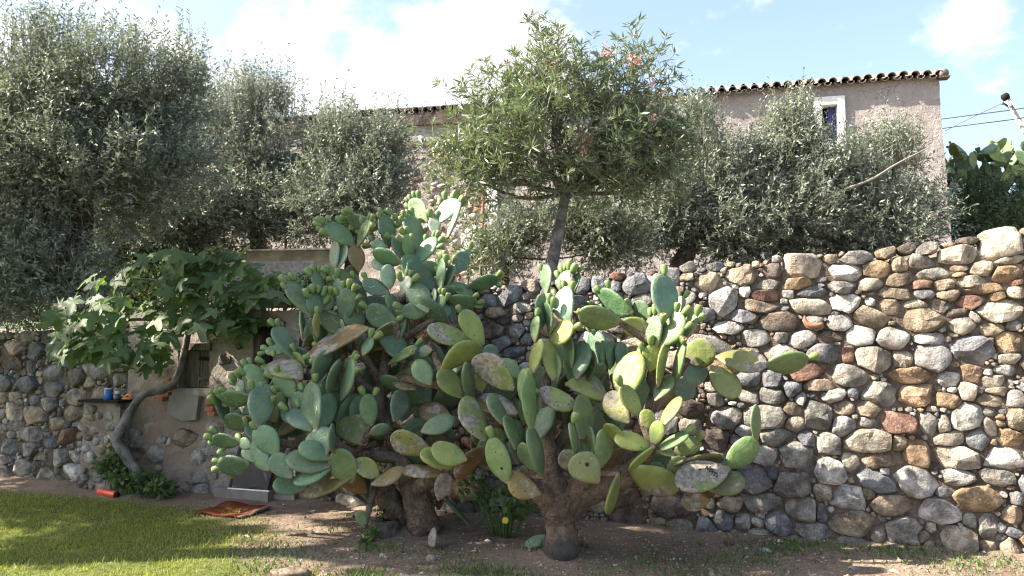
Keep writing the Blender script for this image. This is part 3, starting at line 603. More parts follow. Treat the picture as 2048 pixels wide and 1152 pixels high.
prof = [c0+WL*x+UP*z for x, z in ((.055, .012), (.04, .03), (.01, .055), (-.02, .06), (-.045, .035), (-.05, .012))]
t = tag(empty('secateurs', c0), 'orange handled tool lying curled on the slab shelf', 'tool'); M_OR = m_simple('orange_plastic', (.55, .20, .03), .4, .15, 8, .05, .002, .5)
obj('handle', *tube(prof, [.01, .013, .014, .014, .012, .008], 8), M_OR, t)
obj('grip', *tube([c0+WL*.05+UP*.014+WN*.02, c0+UP*.022+WN*.03, c0-WL*.05+UP*.014+WN*.02], [.009, .012, .008], 8), M_OR, t)
obj('blade', *tube([c0+WL*.04+UP*.034, c0+WL*.085+UP*.05], [.007, .003], 6), M_METAL, t)
# red tube on the lawn edge
a, b = ground_at(200, 983, .045), ground_at(233, 990, .045)
t = tag(empty('plastic_pipe', (a+b)/2), 'short piece of red orange pipe lying at the foot of the fig tree', 'pipe')
V, F = tube([a, (a+b)/2, b], .036, 14, 1, cap=False); V2, F2 = tube([b, (a+b)/2, a], .030, 14, 1, cap=False)
M_RED = m_simple('red_plastic', (.52, .055, .02), .45, .15, 6, .1, .003, .4)
VV, FF = join([(V, F), (V2, F2)]); k = len(V); ll = len(V)
FF += [(j, ll+28+(-j) % 14, ll+28+(-j-1) % 14, (j+1) % 14) for j in range(14)]
obj('sleeve', VV, FF, M_RED, t); ax_ = unit(b-a)
obj('collar', *tube([b+ax_*.002, b+ax_*.014], .031, 14, 1), M_DARK, t)
# rug
L_, T_, R_, B_ = [ground_at(px, py, .03) for px, py in ((388, 1022), (450, 1003), (543, 1013), (482, 1030))]
n = N('woven_rug'); uv = n.n('ShaderNodeAttribute', attribute_name='uvr'); s = n.n('ShaderNodeSeparateXYZ'); n.l(uv.outputs['Vector'], s.inputs[0])
v = n.noise(5, 4, .6, vec=uv.outputs['Vector']); v2 = n.noise(160, 2)
eu = n.math('MINIMUM', s.outputs[0], n.math('SUBTRACT', 1., s.outputs[0])); ev = n.math('MINIMUM', s.outputs[1], n.math('SUBTRACT', 1., s.outputs[1]))
e = n.math('ADD', n.math('MINIMUM', eu, ev), n.math('MULTIPLY', n.math('SUBTRACT', v, .5), .08))
c = n.mix(n.rng(e, .20, .26), (.15, .035, .018), (.15, .065, .02)); c = n.mix(n.rng(e, .10, .12, 1, 0), c, (.11, .025, .016)); c = n.mix(n.rng(n.math('ADD', ev, n.rng(s.outputs[1], .4, .6, .5, 0)), .06, .10, 1, 0), c, (.22, .175, .14)); c = n.mix(n.rng(v, .5, .7, 0, .5), c, (.13, .05, .03))
M_RUG = n.pbr(c, .95, n.bump(v2, .5, .004), .1)
k = 22; pts, uvr = [], []
for j in range(k):
    for i in range(k):
        a, b = i/(k-1), j/(k-1); p = (L_*(1-a)+T_*a)*(1-b)+(B_*(1-a)+R_*a)*b
        h = .008+.008*math.sin(a*7+b*3)+.008*math.sin(b*9)+.004*math.sin(a*17+b*5); pts.append([p[0], p[1], float(gz(p[:1], p[1:2])[0])+.014+h]); uvr.append((a, b, 0))
pts = np.array(pts); I = np.arange(k*k).reshape(k, k); F = np.stack([I[:-1, :-1], I[1:, :-1], I[1:, 1:], I[:-1, 1:]], -1).reshape(-1, 4)
bk = pts.copy(); bk[:, 2] -= .012; F2 = F[:, ::-1]+k*k; V = np.vstack([pts, bk]); edge = list(I[0])+list(I[1:, -1])+list(I[-1, -2::-1])+list(I[-2:0:-1, 0])
F3 = [(edge[q], edge[(q+1) % len(edge)], edge[(q+1) % len(edge)]+k*k, edge[q]+k*k) for q in range(len(edge))]
o = obj('doormat', V, np.vstack([F, F2, np.array(F3)]), M_RUG); tag(o, 'crumpled red and ochre rug on the bare earth before the cellar door', 'rug')
a_ = o.data.attributes.new('uvr', 'FLOAT_VECTOR', 'POINT'); a_.data.foreach_set('vector', np.array(uvr+uvr, dtype=np.float32).ravel())
# ================================================================== farmhouse on the terrace
HR = np.array([7.98, 14.2, 0.0]); HL = unit(np.array([-12.7, 2.9, 0.0])); HN = np.array([-HL[1], HL[0], 0.0])
if HN[1] > 0: HN = -HN
def hp(u, z, d=0.0): return HR+HL*u+UP*z+HN*d
def ph(px, py, d=0.0): return px_plane(px, py, HR, HL, HN, d)
_, EZ = ph(1893, 157)                      # eave height
HLEN = 15.0
BOT = 1.9
uP = ph(988, 430)[0]
n = N('pink_plaster'); geo = n.n('ShaderNodeNewGeometry'); P = geo.outputs['Position']
v1 = n.noise(.9, 5, .6, vec=P, dist=.5); v2 = n.noise(9, 6, .7, vec=P); v3 = n.noise(45, 4, .6, vec=P); v4 = n.noise(3.2, 5, .7, vec=P)
c = n.mix(n.rng(v1, .3, .7), (.31, .272, .262), (.40, .355, .338)); c = n.mix(n.rng(v2, .45, .8, 0, .55), c, (.52, .47, .43)); c = n.mix(n.rng(v4, .64, .72, 0, .75), c, (.52, .48, .45)); c = n.mix(n.rng(v3, .62, .75, 0, .4), c, (.12, .09, .075))
vo = n.voro(.75, 'DISTANCE_TO_EDGE', vec=n_dist(n, P)); ck = n.rng(vo.outputs['Distance'], 0., .006, 1, 0); c = n.mix(n.math('MULTIPLY', ck, .7), c, (.09, .065, .055))
M_PLAS = n.pbr(c, .95, n.bump(v3, .7, .02, n.bump(v2, .9, .05)), .1)
M_WHITE = m_simple('limewash_white', (.72, .71, .69), .85, .08, 8, .3, .006)
n = N('rubble_mortar'); v1 = n.noise(5, 6, .7); v2 = n.noise(26, 5, .7); vo = n.voro(5.5)
c = n.mix(n.rng(v1, .35, .65), (.30, .25, .215), (.46, .41, .365)); c = n.mix(n.rng(v2, .6, .7, 0, .7), c, (.13, .10, .085)); c = n.mix(n.rng(n.noise(7, 3), .64, .68, 0, .6), c, (.38, .17, .12))
M_RUB = n.pbr(c, .95, n.bump(v2, .8, .03, n.bump(v1, .9, .07)), .1)
n = N('roof_clay'); oi = n.n('ShaderNodeObjectInfo'); v = n.noise(14, 5, .7); v2 = n.noise(5, 3)
c = n.mix(oi.outputs['Random'], (.12, .095, .085), (.23, .18, .155)); c = n.mix(n.rng(v, .5, .64, 0, .75), c, (.36, .33, .29)); c = n.mix(n.rng(v2, .55, .7, 0, .6), c, (.06, .05, .045))
M_TILE = n.pbr(c, .9, n.bump(v, .6, .01), .15)
M_BLUEWOOD = N('blue_shutter_paint'); n = M_BLUEWOOD; v = n.noise(30, 4); M_BLUEWOOD = n.pbr(n.mix(n.rng(v, .3, .7), (.045, .05, .16), (.085, .095, .25)), .7, n.bump(v, .3, .004), .3)

house = tag(empty('farmhouse', hp(HLEN/2, tz(0, 8))), 'long low old farmhouse with pinkish plaster, clay tile eaves and a small blue window', 'building')
# window geometry
wu0, wz1 = ph(1674, 209); wu1, _ = ph(1642, 209); wz0 = ph(1660, 282)[1]
# front wall with window opening; the right corner is battered
def wallgrid(u0, u1, z0, z1, hole, step, d0, amp, seed):
    lu = sorted(set([round(x, 4) for x in np.arange(u0, u1, step)]+[u1]+([hole[0], hole[1]] if hole else [])))
    lz = sorted(set([round(x, 4) for x in np.arange(z0, z1, step)]+[z1]+([hole[2], hole[3]] if hole else [])))
    A, B = np.meshgrid(lu, lz); a, b = A.ravel(), B.ravel(); Q = np.column_stack([a, b, a*0])
    d = d0+amp*vnoise(Q, 4, seed)+amp*.5*vnoise(Q, 13, seed+1)
    aa = a - .16*np.clip((z1-b)/4.2, 0, 1)*np.clip(1-a/2.5, 0, 1)+np.where(a < .01, .03*vnoise(Q, 9, seed+5), 0)
    V = HR+np.outer(aa, HL)+np.outer(b, UP)+np.outer(d, HN); m = len(lu); F = []
    for j in range(len(lz)-1):
        for i in range(m-1):
            uc, zc = (lu[i]+lu[i+1])/2, (lz[j]+lz[j+1])/2
            if hole and hole[0] < uc < hole[1] and hole[2] < zc < hole[3]: continue
            F.append((j*m+i, (j+1)*m+i, (j+1)*m+i+1, j*m+i+1))
    return V, F
V, F = wallgrid(0, uP, BOT, EZ+.05, (wu0, wu1, wz0, wz1), .16, 0, .012, 40)
obj('plaster_wall', V, F, M_PLAS, house, sm=False)
def hbox(u0, u1, z0, z1, d0, d1): return box(hp((u0+u1)/2, (z0+z1)/2, (d0+d1)/2), HL*(u1-u0)/2, UP*(z1-z0)/2, HN*(d1-d0)/2)
V, F = wallgrid(uP+.01, HLEN, BOT, EZ, None, .13, .05, .03, 50)
obj('rubble_wall', V, F, M_RUB, house, sm=False)
# side, back and gable ends (solid body behind the skins)
DEP = 6.0; SL = math.tan(R(17))
V = []
for u in (-.16, HLEN): V += [hp(u if u > 0 else u, BOT, -.06 if u > 0 else -.03), hp(max(u, 0), EZ-.02, -.06), hp(max(u, 0), EZ+SL*DEP/2, -DEP/2), hp(max(u, 0), EZ-.02, -DEP), hp(u, BOT, -DEP)]
obj('gable_walls', V, [(0, 1, 2, 3, 4), (5, 9, 8, 7, 6), (4, 3, 8, 9)], M_PLAS, house, sm=False)
# bedded stones on the rubble part
_WL, _WN = WL, WN
WL, WN = HL, HN
r_ = np.random.default_rng(61)
u0 = ph(985, 300)[0]+.25; u1 = ph(800, 300)[0]
st = layout(u0, u1, 2.3, lambda u: np.asarray(u)*0+EZ-.5, [], [(.09, .14, .05, .08), (.06, .09, .04, .055), (.035, .055, .025, .04)], [260, 700, 900], dict(W=3, C=4, T=3, O=1, R=.8, G=3, D=.6), 62, .02)
P_, T_ = [], []
for (u, z, rr, th, col, a, b) in st:
    if r_.uniform() < .18: continue
    V, F = stone_mesh(u, z, rr, th, .03, r_, .05, True); P_.append((V+hp(u, z, .06), F)); cc = stone_color(col, r_)*1.1
    if r_.uniform() < .10: cc = np.array((.27, .16, .13))
    T_ += [np.clip(cc, 0, .8)]*len(F)
V, F = join(P_); o = stuff(obj('bedded_stones', V, F, M_STONE2, house)); at_ = o.data.attributes.new('tint', 'FLOAT_COLOR', 'FACE'); at_.data.foreach_set('color', np.column_stack([np.array(T_), np.ones(len(T_))]).astype(np.float32).ravel())
WL, WN = _WL, _WN
# pilaster where the two halves meet, pale cement patch low down
obj('pilaster', *hbox(uP-.09, uP+.13, BOT, EZ-.9, -.02, .09), M_WHITE, house, sm=False)
(a0, z1_), (a1, z0_) = ph(975, 458), ph(925, 486)
obj('lime_patch', *hbox(a0, a1, z0_-.3, z1_, .0, .11), M_WHITE, house, sm=False)
# dark brick cornice under the left eaves
V, F = wallgrid(uP+.4, HLEN, EZ-.26, EZ-.005, None, .09, .14, .035, 70)
Vb = V-HN*.2; F2 = list(F); m = len(V); 
obj('cornice', *join([(V, F), hbox(uP+.4, HLEN, EZ-.25, EZ-.01, -.02, .10)]), m_simple('dark_brick', (.10, .07, .062), .95, .4, 9, .8, .03), house, sm=False)
# window: surround, frame, shutters
win = obj('window', *hbox(wu0, wu1, wz0, wz1, -.30, -.26), M_DARK, house, sm=False)
S = .15; PR = .045; ou0, _ = ph(1690, 240); ou1 = wu1+(wu0-ou0); ot = ph(1660, 194)[1]; ob = wz0-.12
for a in ((ou0, wu0, ob, ot), (wu1, ou1, ob, ot), (wu0+.002, wu1-.002, wz1, ot), (wu0+.002, wu1-.002, ob, wz0)):
    obj('surround', *hbox(*a, -.28, PR), M_WHITE, win, sm=False)
mid = wu1-.13
k = 4
for i in range(k):
    a = wu0+.012+(mid-wu0-.02)*i/k; b = wu0+.012+(mid-wu0-.02)*(i+1)/k
    obj('shutter_board', *hbox(a+.003, b-.003, wz0+.02, wz1-.025, -.16, -.13-.006*(i % 2)), M_BLUEWOOD, win, sm=False)
obj('shutter', *box(hp(wu1-.02, (wz0+wz1)/2, -.19), HL*.012, UP*((wz1-wz0)/2-.03), HN*.07), M_BLUEWOOD, win, sm=False)
# eaves: every cover and pan tile of the first course
RD = unit(-HN*math.cos(R(17))+UP*math.sin(R(17))); RN = unit(np.cross(HL, RD)); RN = RN if RN[2] > 0 else -RN
def tile_mesh(name, r0, r1, L, up):
    na = 9; V = []; F = []
    for th in (0, .017):
        for s, rr in ((0, r0), (L, r1)):
            for k in range(na):
                a = math.pi*k/(na-1); q = rr-th
                V.append(HL*(-math.cos(a)*q)+RN*(math.sin(a)*q if up else -math.sin(a)*q)+RD*s)
    def I(t, s, k): return (t*2+s)*na+k
    for k in range(na-1):
        F += [(I(0, 0, k), I(0, 1, k), I(0, 1, k+1), I(0, 0, k+1)), (I(1, 0, k), I(1, 0, k+1), I(1, 1, k+1), I(1, 1, k)), (I(0, 0, k), I(0, 0, k+1), I(1, 0, k+1), I(1, 0, k)), (I(0, 1, k), I(1, 1, k), I(1, 1, k+1), I(0, 1, k+1))]
    for s in (0, na-1): F.append((I(0, 0, s), I(1, 0, s), I(1, 1, s), I(0, 1, s)))
    me = mesh(name, V, F); smooth(me); me.materials.append(M_TILE); return me
tc_, tp_ = tile_mesh('roof_tile', .084, .070, .46, True), tile_mesh('pan_tile', .068, .082, .46, False)
roof = obj('roof', [hp(-.05, EZ+.02, .02), hp(HLEN, EZ+.02, .02), hp(HLEN, EZ+.02+SL*DEP/2, -DEP/2), hp(-.05, EZ+.02+SL*DEP/2, -DEP/2), hp(-.05, EZ+.02, -DEP), hp(HLEN, EZ+.02, -DEP)], [(0, 1, 2, 3), (3, 2, 5, 4)], M_TILE, house, sm=False)
SPC = .205; k = int(HLEN/SPC); OV = .15
rows = []
for i in range(k):
    u = .02+i*SPC; j = random.gauss(0, .010); zj = .02*math.sin(u*1.3)+.012*math.sin(u*2.9)
    for kind, me, du, dz in (('roof_tile', tc_, 0, .085), ('pan_tile', tp_, SPC/2, .075)):
        o = link(kind, me, roof, hp(u+du+random.gauss(0, .006), EZ+dz+zj-SL*OV, OV+j)); o.rotation_euler = (random.gauss(0, .02), random.gauss(0, .02), random.gauss(0, .02))
# the courses above, seen by nobody from the lawn: one corrugated skin
uu = np.linspace(-.1, HLEN, k*8+1); hh = .125+.055*np.cos((uu-.02)/SPC*2*math.pi); ss = np.linspace(.12, DEP/2/math.cos(R(17)), 8)
V = np.vstack([[hp(u, EZ+h-SL*OV, OV)+RD*s for u, h in zip(uu, hh)] for s in ss]); m = len(uu)
I = np.arange(len(V)).reshape(len(ss), m); F = np.stack([I[:-1, :-1], I[:-1, 1:], I[1:, 1:], I[1:, :-1]], -1).reshape(-1, 4)
stuff(obj('upper_courses', V, F, M_TILE, roof))
obj('verge_tile', *tube([hp(-.06, EZ+.10-SL*OV, OV), hp(-.06, EZ+.10+SL*.9, -.9)], [.085, .09], 10, 1), M_TILE, roof)
obj('eave_board', *hbox(-.16, .02, EZ-.02, EZ+.012, -.05, .16), M_OLDWOOD, roof, sm=False)

# low rendered ledge across the terrace, seen under the trees
a, b = at(500, 530, 11.1), at(672, 527, 10.9); ztp = at(600, 503, 11.0)[2]; zbt = at(600, 531, 11.0)[2]
ax = unit(np.array([b[0]-a[0], b[1]-a[1], 0])); ny_ = np.array([ax[1], -ax[0], 0])
ledge = tag(empty('terrace_ledge', (a+b)/2), 'low olive brown rendered ledge on the terrace under the trees', 'ledge'); L = np.linalg.norm((b-a)[:2]); mid_ = (a+b)/2
obj('body', *box([mid_[0], mid_[1], (ztp+zbt)/2-.3], ax*L/2, ny_*.12, UP*((ztp-zbt)/2+.3)), m_simple('mossy_render', (.15, .14, .085), .95, .3, 4, .6, .02), ledge, sm=False)
obj('coping', *box([mid_[0], mid_[1], ztp+.012], ax*L/2, ny_*.16, UP*.011), M_CONC, ledge, sm=False)
g = at(600, 540, 10.4); obj('footing', *box([mid_[0]+ny_[0]*.45, mid_[1]+ny_[1]*.45, zbt-.24], ax*L/2, ny_*.32, UP*.22), m_simple('gravel_strip', (.40, .34, .29), .95, .3, 22, .9, .02), ledge, sm=False)

# terracotta painted post with a string of garden bulbs
zt = terr(965, 9.6); p0 = at(963, 470, 9.6); p0[2] = zt-.1; p1 = at(966, 392, 9.6)
post = tag(empty('post', p0), 'slim rust red metal post standing on the terrace left of the oleander', 'post')
obj('shaft', *tube([p0, p1], .023, 10, 1), m_simple('rust_red_paint', (.26, .085, .06), .6, .2, 12, .2, .003), post)
obj('bracket', *tube([at(964, 442, 9.6)-[.03, 0, 0], at(964, 442, 9.6)+[.09, -.01, 0]], .008, 6, 1), M_METAL, post)
M_CABLE = m_simple('black_cable', (.02, .02, .022), .6, .1, 5, .0)
M_BULB = m_simple('bulb_glass', (.72, .73, .72), .25, .05, 5, 0, .001, .6)
cable = lambda name, pts, r, label: tag(obj(name, *tube(pts, r, 5, 5), M_CABLE), label, 'cable')
cable('light_cable', [at(800, 452, 10.5), at(890, 440, 10.1), at(952, 446, 9.7), at(966, 432, 9.6)], .006, 'thin dark cable hanging in front of the rubble house wall, tied to the post')
cable('light_cable', [at(966, 440, 9.6), at(1010, 445, 9.6), at(1130, 420, 9.5), at(1243, 393, 9.4), at(1330, 400, 9.4)], .005, 'thin cable running from the red post behind the oleander trunk')
def bulb(px, py, Y, label):
    c0 = at(px, py, Y); t = tag(empty('light_bulb', c0), label, 'bulb', 'garden string bulbs')
    obj('globe', *lathe(c0, [(.008, -.045), (.026, -.035), (.036, -.012), (.034, .01), (.022, .032), (.016, .045)], 12), M_BULB, t)
    obj('socket', *lathe(c0, [(.0165, .046), (.0165, .085), (.008, .092)], 10), M_DARK, t)
bulb(952, 459, 9.7, 'clear bulb hanging beside the rust red post'); bulb(1243, 405, 9.4, 'white bulb hanging among the olive leaves right of the oleander trunk')

# utility pole and wires at the right edge
b0, t0 = at(2075, 300, 22), at(2012, 196, 22)
pole = tag(empty('utility_pole', b0), 'leaning grey utility pole with a dark cap at the picture edge', 'pole')
foot = t0+(b0-t0)*5.5
obj('shaft', *tube([foot, b0, t0], [.13, .10, .085], 10, 1), m_simple('grey_pole', (.34, .33, .33), .8, .15, 6, .2, .01), pole)
ax = unit(t0-b0); obj('cap', *tube([t0-ax*.05, t0+ax*.06, t0+ax*.14], [.095, .12, .08], 10, 2), M_DARK, pole)
obj('crossarm', *tube([at(2004, 205, 22), at(2034, 222, 22)], .03, 6, 1), M_DARK, pole)
for px, py in ((2005, 206), (2022, 212)): obj('insulator', *lathe(at(px, py, 21.9), [(.03, -.05), (.05, 0), (.03, .05)], 8), M_CONC, pole)
cable('power_cable', [at(1860, 241, 24), at(1960, 228, 22.6), at(2048, 216, 21), at(2200, 190, 19)], .016, 'upper black power cable between the house corner and the pole')
cable('power_cable', [at(1860, 260, 24), at(1960, 247, 22.6), at(2030, 238, 21.9), at(2200, 210, 20)], .016, 'lower black power cable between the house corner and the pole')
cable('power_cable', [at(1890, 262, 24), at(1950, 232, 23), at(2006, 206, 22)], .008, 'thin stay wire rising from the house to the pole top')
# ================================================================== prickly pears
CR = dict(A=(420, 640, 5.237), B=(560, 400, 6.4), C=(560, 530, 6.4), D=(780, 370, 4.267), E=(640, 660, 5.762), F=(1040, 520, 4.115), G=(840, 600, 5.762), H=(540, 820, 4.6545), K=(400, 650, 3.292), M=(850, 750, 2.866), N=(850, 500, 2.56), X=(0, 0, 1.0))
PCOL = dict(g=((.105, .172, .098), 0), l=((.135, .195, .085), .05), y=((.20, .235, .065), .25), s=((.19, .22, .07), .50), b=((.165, .115, .045), .42), d=((.085, .10, .035), .3), p=((.23, .31, .22), .12), w=((.20, .17, .13), .9))
# crop, base x,y, tip x,y, apparent width, depth, turn (+ = face to the sun side), colour, fruits
LEFT = """A 880 400 735 70 170 6.95 0 g 3;A 800 330 600 310 110 6.9 0 g 3;A 950 600 615 420 230 6.75 0 s 2;A 880 810 690 580 210 6.6 0 g 2;A 1000 490 890 350 70 6.8 1 y 2;A 560 720 400 490 170 6.65 0 l 4
A 420 800 140 820 160 6.6 0 g 6;A 190 1080 90 790 110 6.68 -1 g 5;A 500 1110 600 700 270 6.55 0 g 2;A 545 900 540 740 60 6.5 0 l 1;A 690 1060 600 890 150 6.5 0 l 2;A 760 960 720 760 110 6.58 -1 l 2
A 1110 1140 1030 660 210 6.5 0 g 2;A 1150 1140 1290 790 190 6.52 0 g 0;A 1050 1150 850 930 190 6.48 0 g 2;A 1000 1000 900 780 150 6.6 0 g 0;A 860 1090 770 950 110 6.6 0 g 0;A 1090 660 1230 330 160 6.55 0 g 0
A 1230 780 1350 420 80 6.5 -1 g 0;A 1380 820 1500 420 110 6.45 1 g 4;A 470 1090 180 1060 160 6.7 0 g 0;A 360 760 270 660 130 6.75 1 p 4;A 430 980 330 960 80 6.75 0 g 0;A 320 980 230 940 80 6.76 0 p 0
K 260 770 100 760 85 6.6 0 g 4;K 320 910 140 920 125 6.55 0 g 4;K 370 760 320 660 80 6.5 0 g 1;K 340 800 270 760 70 6.5 0 g 1;K 370 900 290 800 90 6.48 0 g 0;K 450 950 345 780 110 6.42 0 g 0;K 510 850 360 690 150 6.35 0 g 1
K 600 1000 480 870 130 6.3 0 g 0;K 845 930 580 880 140 6.25 0 g 0;K 850 880 665 790 120 6.2 0 g 0;K 700 1070 490 1050 115 6.3 0 g 0;K 850 945 620 1020 90 6.22 1 g 0;K 1000 1030 900 830 180 6.25 0 l 0;K 1175 1000 1030 890 120 6.3 0 y 0
K 880 840 860 660 35 6.2 -1 g 0;K 820 860 760 690 200 6.35 0 g 0;K 990 1000 690 1090 120 6.4 0 b 0;K 760 1080 665 1130 60 6.42 0 b 0;K 1090 780 930 640 180 6.6 -1 d 0
E 590 1100 550 750 190 6.45 0 g 2;E 860 1040 950 710 200 6.5 -1 g 0;E 1270 620 1110 340 210 6.4 0 l 0;E 800 380 1090 210 80 6.5 0 l 2;E 500 290 590 90 110 6.5 1 g 3;C 1100 830 430 1110 210 6.72 0 b 5
E 1290 230 1130 270 130 6.5 0 g 0;E 1270 150 1400 380 190 6.52 0 g 0;E 1100 680 860 540 150 6.7 -1 b 0;E 1480 980 1150 900 220 6.7 -1 b 0;H 1420 200 1700 70 160 6.2 0 g 0;H 1480 370 1140 250 200 6.1 0 s 0;H 1800 500 1420 420 160 5.95 0 y 0
H 1820 460 1520 350 190 5.9 0 y 0;H 1990 350 1740 620 150 6.0 0 b 0;H 1600 600 1260 520 110 6.2 0 b 0;H 960 690 1240 560 120 6.2 0 b 0;H 880 1090 820 940 90 6.2 0 l 0;H 1570 830 1640 590 150 6.1 0 w 0;H 930 220 1110 160 110 6.4 0 g 0
B 940 580 560 310 210 7.0 0 l 7;B 1000 590 1150 260 110 7.0 1 l 4;B 1010 900 970 580 200 7.05 0 b 0;B 1270 320 880 270 200 7.4 0 g 7;B 1390 590 1390 200 210 7.3 0 g 6;B 700 880 680 520 115 7.1 1 p 0;B 740 880 840 580 120 7.08 1 p 0
B 1370 600 1180 540 130 7.2 0 p 2;B 1540 800 1200 680 190 7.0 0 g 0;B 1330 900 1210 770 130 7.1 0 p 0;B 1400 1130 1380 840 190 6.95 0 p 0;B 1390 1190 1070 1060 190 6.9 0 g 2;B 920 1010 650 920 150 7.0 0 l 4;B 930 960 860 850 110 7.1 0 g 0
C 390 640 180 210 230 6.9 0 l 8;C 420 680 480 370 230 6.85 0 g 5;C 560 600 640 380 170 6.9 0 g 3;C 500 330 470 110 140 7.0 0 g 4;C 830 730 880 310 230 6.75 0 g 5;C 780 460 710 190 130 6.95 1 g 3;C 1000 600 1000 200 200 7.0 0 g 3
C 820 900 580 600 240 6.9 0 d 0;C 830 900 740 720 100 6.85 0 y 0;C 930 900 960 560 260 6.85 0 g 0;C 480 920 460 630 75 6.7 -1 y 1;C 290 950 280 600 45 7.0 -1 p 0;C 300 960 420 760 120 6.95 0 p 0;C 290 1040 440 890 110 6.9 0 d 0
C 1500 800 1130 550 270 6.8 0 g 1;C 1500 720 1380 380 160 6.9 0 g 0;D 320 310 180 150 130 7.5 0 p 6;D 440 310 530 120 150 7.4 1 p 6;D 500 440 590 170 30 7.3 1 p 2;D 230 560 180 280 150 7.3 0 g 7;D 380 420 370 280 100 7.3 0 p 2
D 210 670 390 460 120 7.05 0 g 5;D 225 690 420 730 130 7.0 0 g 0;D 190 670 130 430 90 7.0 0 l 4;D 170 670 30 460 100 7.1 0 g 3;D 200 860 200 640 90 7.05 0 g 0;D 440 870 440 640 70 6.9 1 g 6;D 480 870 520 680 70 6.92 0 g 2
D 545 750 660 590 140 7.0 0 g 0;D 110 930 150 780 90 6.85 1 p 4;D 320 1080 180 860 180 6.85 0 g 0;D 340 1060 110 1080 130 6.75 0 g 3;D 420 1080 440 940 90 6.75 1 g 4;D 450 1130 500 1040 100 6.8 0 g 0;D 500 960 730 1020 130 6.85 0 g 4
D 510 850 690 930 100 6.95 0 g 0;D 670 870 910 800 110 6.95 0 g 3;D 350 1050 380 890 40 6.8 1 p 0;D 620 600 690 560 60 7.1 0 g 2
G 590 490 100 350 210 6.3 0 s 0;G 720 500 470 150 220 6.28 0 y 1;G 260 800 700 550 230 6.35 0 y 0;G 480 1120 220 830 220 6.3 0 s 0;G 820 690 810 520 170 6.6 0 g 0;G 700 1070 690 850 150 6.3 0 s 0"""
RIGHT = """G 1080 1010 690 690 280 6.2 0 s 0;G 620 1140 520 750 120 6.1 0 l 0;G 1150 900 930 680 180 6.35 0 l 0
F 125 670 125 470 70 6.1 1 l 1;F 110 920 140 660 90 6.05 1 y 0;F 270 980 240 680 150 6.1 -1 y 0;F 250 670 430 540 150 6.0 1 y 1;F 410 500 350 240 170 6.2 1 p 6;F 250 600 245 370 50 6.2 1 g 4;F 220 280 200 60 85 6.5 1 g 1
F 160 560 210 300 110 6.3 0 g 0;F 360 230 370 90 100 6.3 1 l 5;F 430 280 465 115 80 6.3 1 g 2;F 830 510 495 440 180 6.0 0 l 1;F 920 430 660 290 170 6.2 1 g 4;F 680 400 530 370 70 6.25 1 l 0;F 830 520 1040 550 160 6.0 0 y 0
F 1080 480 930 380 150 6.1 1 g 1;F 1190 480 1185 130 200 6.0 0 g 1;F 1110 720 1090 460 140 5.95 1 g 4;F 1150 710 1310 440 180 5.85 1 l 4;F 1350 650 1420 460 110 5.95 1 l 5;F 1300 440 1320 310 80 6.05 1 l 2;F 1070 910 1100 710 160 5.9 -1 y 4
F 860 1130 960 780 220 5.95 0 y 0;F 1140 1040 1220 710 50 5.9 -1 y 0;F 1270 1010 1330 690 60 5.8 1 l 3;F 1350 800 1590 740 230 6.1 0 s 0;F 1430 1040 1440 820 200 6.25 0 g 0;F 1300 1150 1400 1010 170 6.2 0 g 0;F 470 970 510 690 150 6.15 1 g 0
F 420 880 370 650 90 6.2 0 l 0;F 630 880 600 590 140 6.4 0 g 2;F 680 920 720 700 70 6.35 0 g 0;F 740 890 770 680 90 6.4 0 g 0;F 820 890 850 690 110 6.42 0 g 0;F 370 910 320 700 110 6.4 0 g 0;F 300 1000 280 780 70 6.1 1 l 0;F 650 1030 600 850 150 6.35 0 d 0
F 1120 1150 1240 960 110 5.9 1 l 0;N 1500 545 1740 575 105 5.95 0 s 0;N 1745 590 1950 555 100 5.9 0 l 1;N 1470 600 1590 750 120 5.9 0 y 0;N 1545 1110 1690 975 120 5.7 0 l 0;N 1700 970 1705 800 42 5.7 -1 l 0;N 780 800 590 730 95 5.8 0 s 1
N 540 910 535 650 65 5.75 -1 l 1;N 510 780 500 620 50 5.8 1 l 0;N 590 960 640 800 90 6.0 0 g 0;N 800 960 820 750 95 5.9 0 l 0;N 730 690 920 740 90 6.1 0 s 0;N 1040 880 940 740 120 5.85 0 s 0;N 1100 850 1010 700 80 5.65 0 y 1
N 1220 900 1300 760 55 5.6 1 y 0;N 1140 930 1130 820 75 5.6 0 y 0;N 1170 1000 1200 880 75 5.5 0 y 0;N 1155 1005 980 960 85 5.5 0 y 0;N 1030 1000 930 890 60 5.55 1 y 0;N 1170 1010 1045 1110 28 5.45 -1 y 0;N 1190 1030 1340 940 50 5.5 0 l 1
N 1280 1040 1400 980 90 5.6 0 l 1;N 1280 1040 1190 1020 40 5.5 0 s 0;M 470 610 385 370 120 5.6 1 l 1;M 630 550 555 395 75 5.65 0 l 0;M 670 580 610 310 70 5.6 0 l 0;M 860 450 845 280 30 5.6 -1 l 1;M 990 610 850 480 165 5.4 0 l 0
M 1010 520 1020 320 100 5.6 0 l 0;M 965 460 955 300 35 5.62 1 l 0;M 900 510 770 470 110 5.8 0 s 0;M 655 680 490 570 130 5.6 0 b 0;M 1105 570 1040 785 45 5.5 -1 y 0;M 1180 540 1440 660 150 5.7 0 s 0;M 1730 540 1450 630 165 5.5 0 s 0
M 1640 660 1820 600 130 5.6 0 d 0;M 1640 690 1480 740 110 5.8 0 b 0;M 1400 620 1470 470 90 5.7 0 l 0;M 1430 520 1700 480 60 5.75 0 d 0;M 520 420 470 240 65 5.85 0 l 0;M 460 290 380 120 75 5.95 0 l 0;M 340 370 240 140 125 6.1 0 s 0;M 520 220 310 130 110 6.3 0 b 0"""
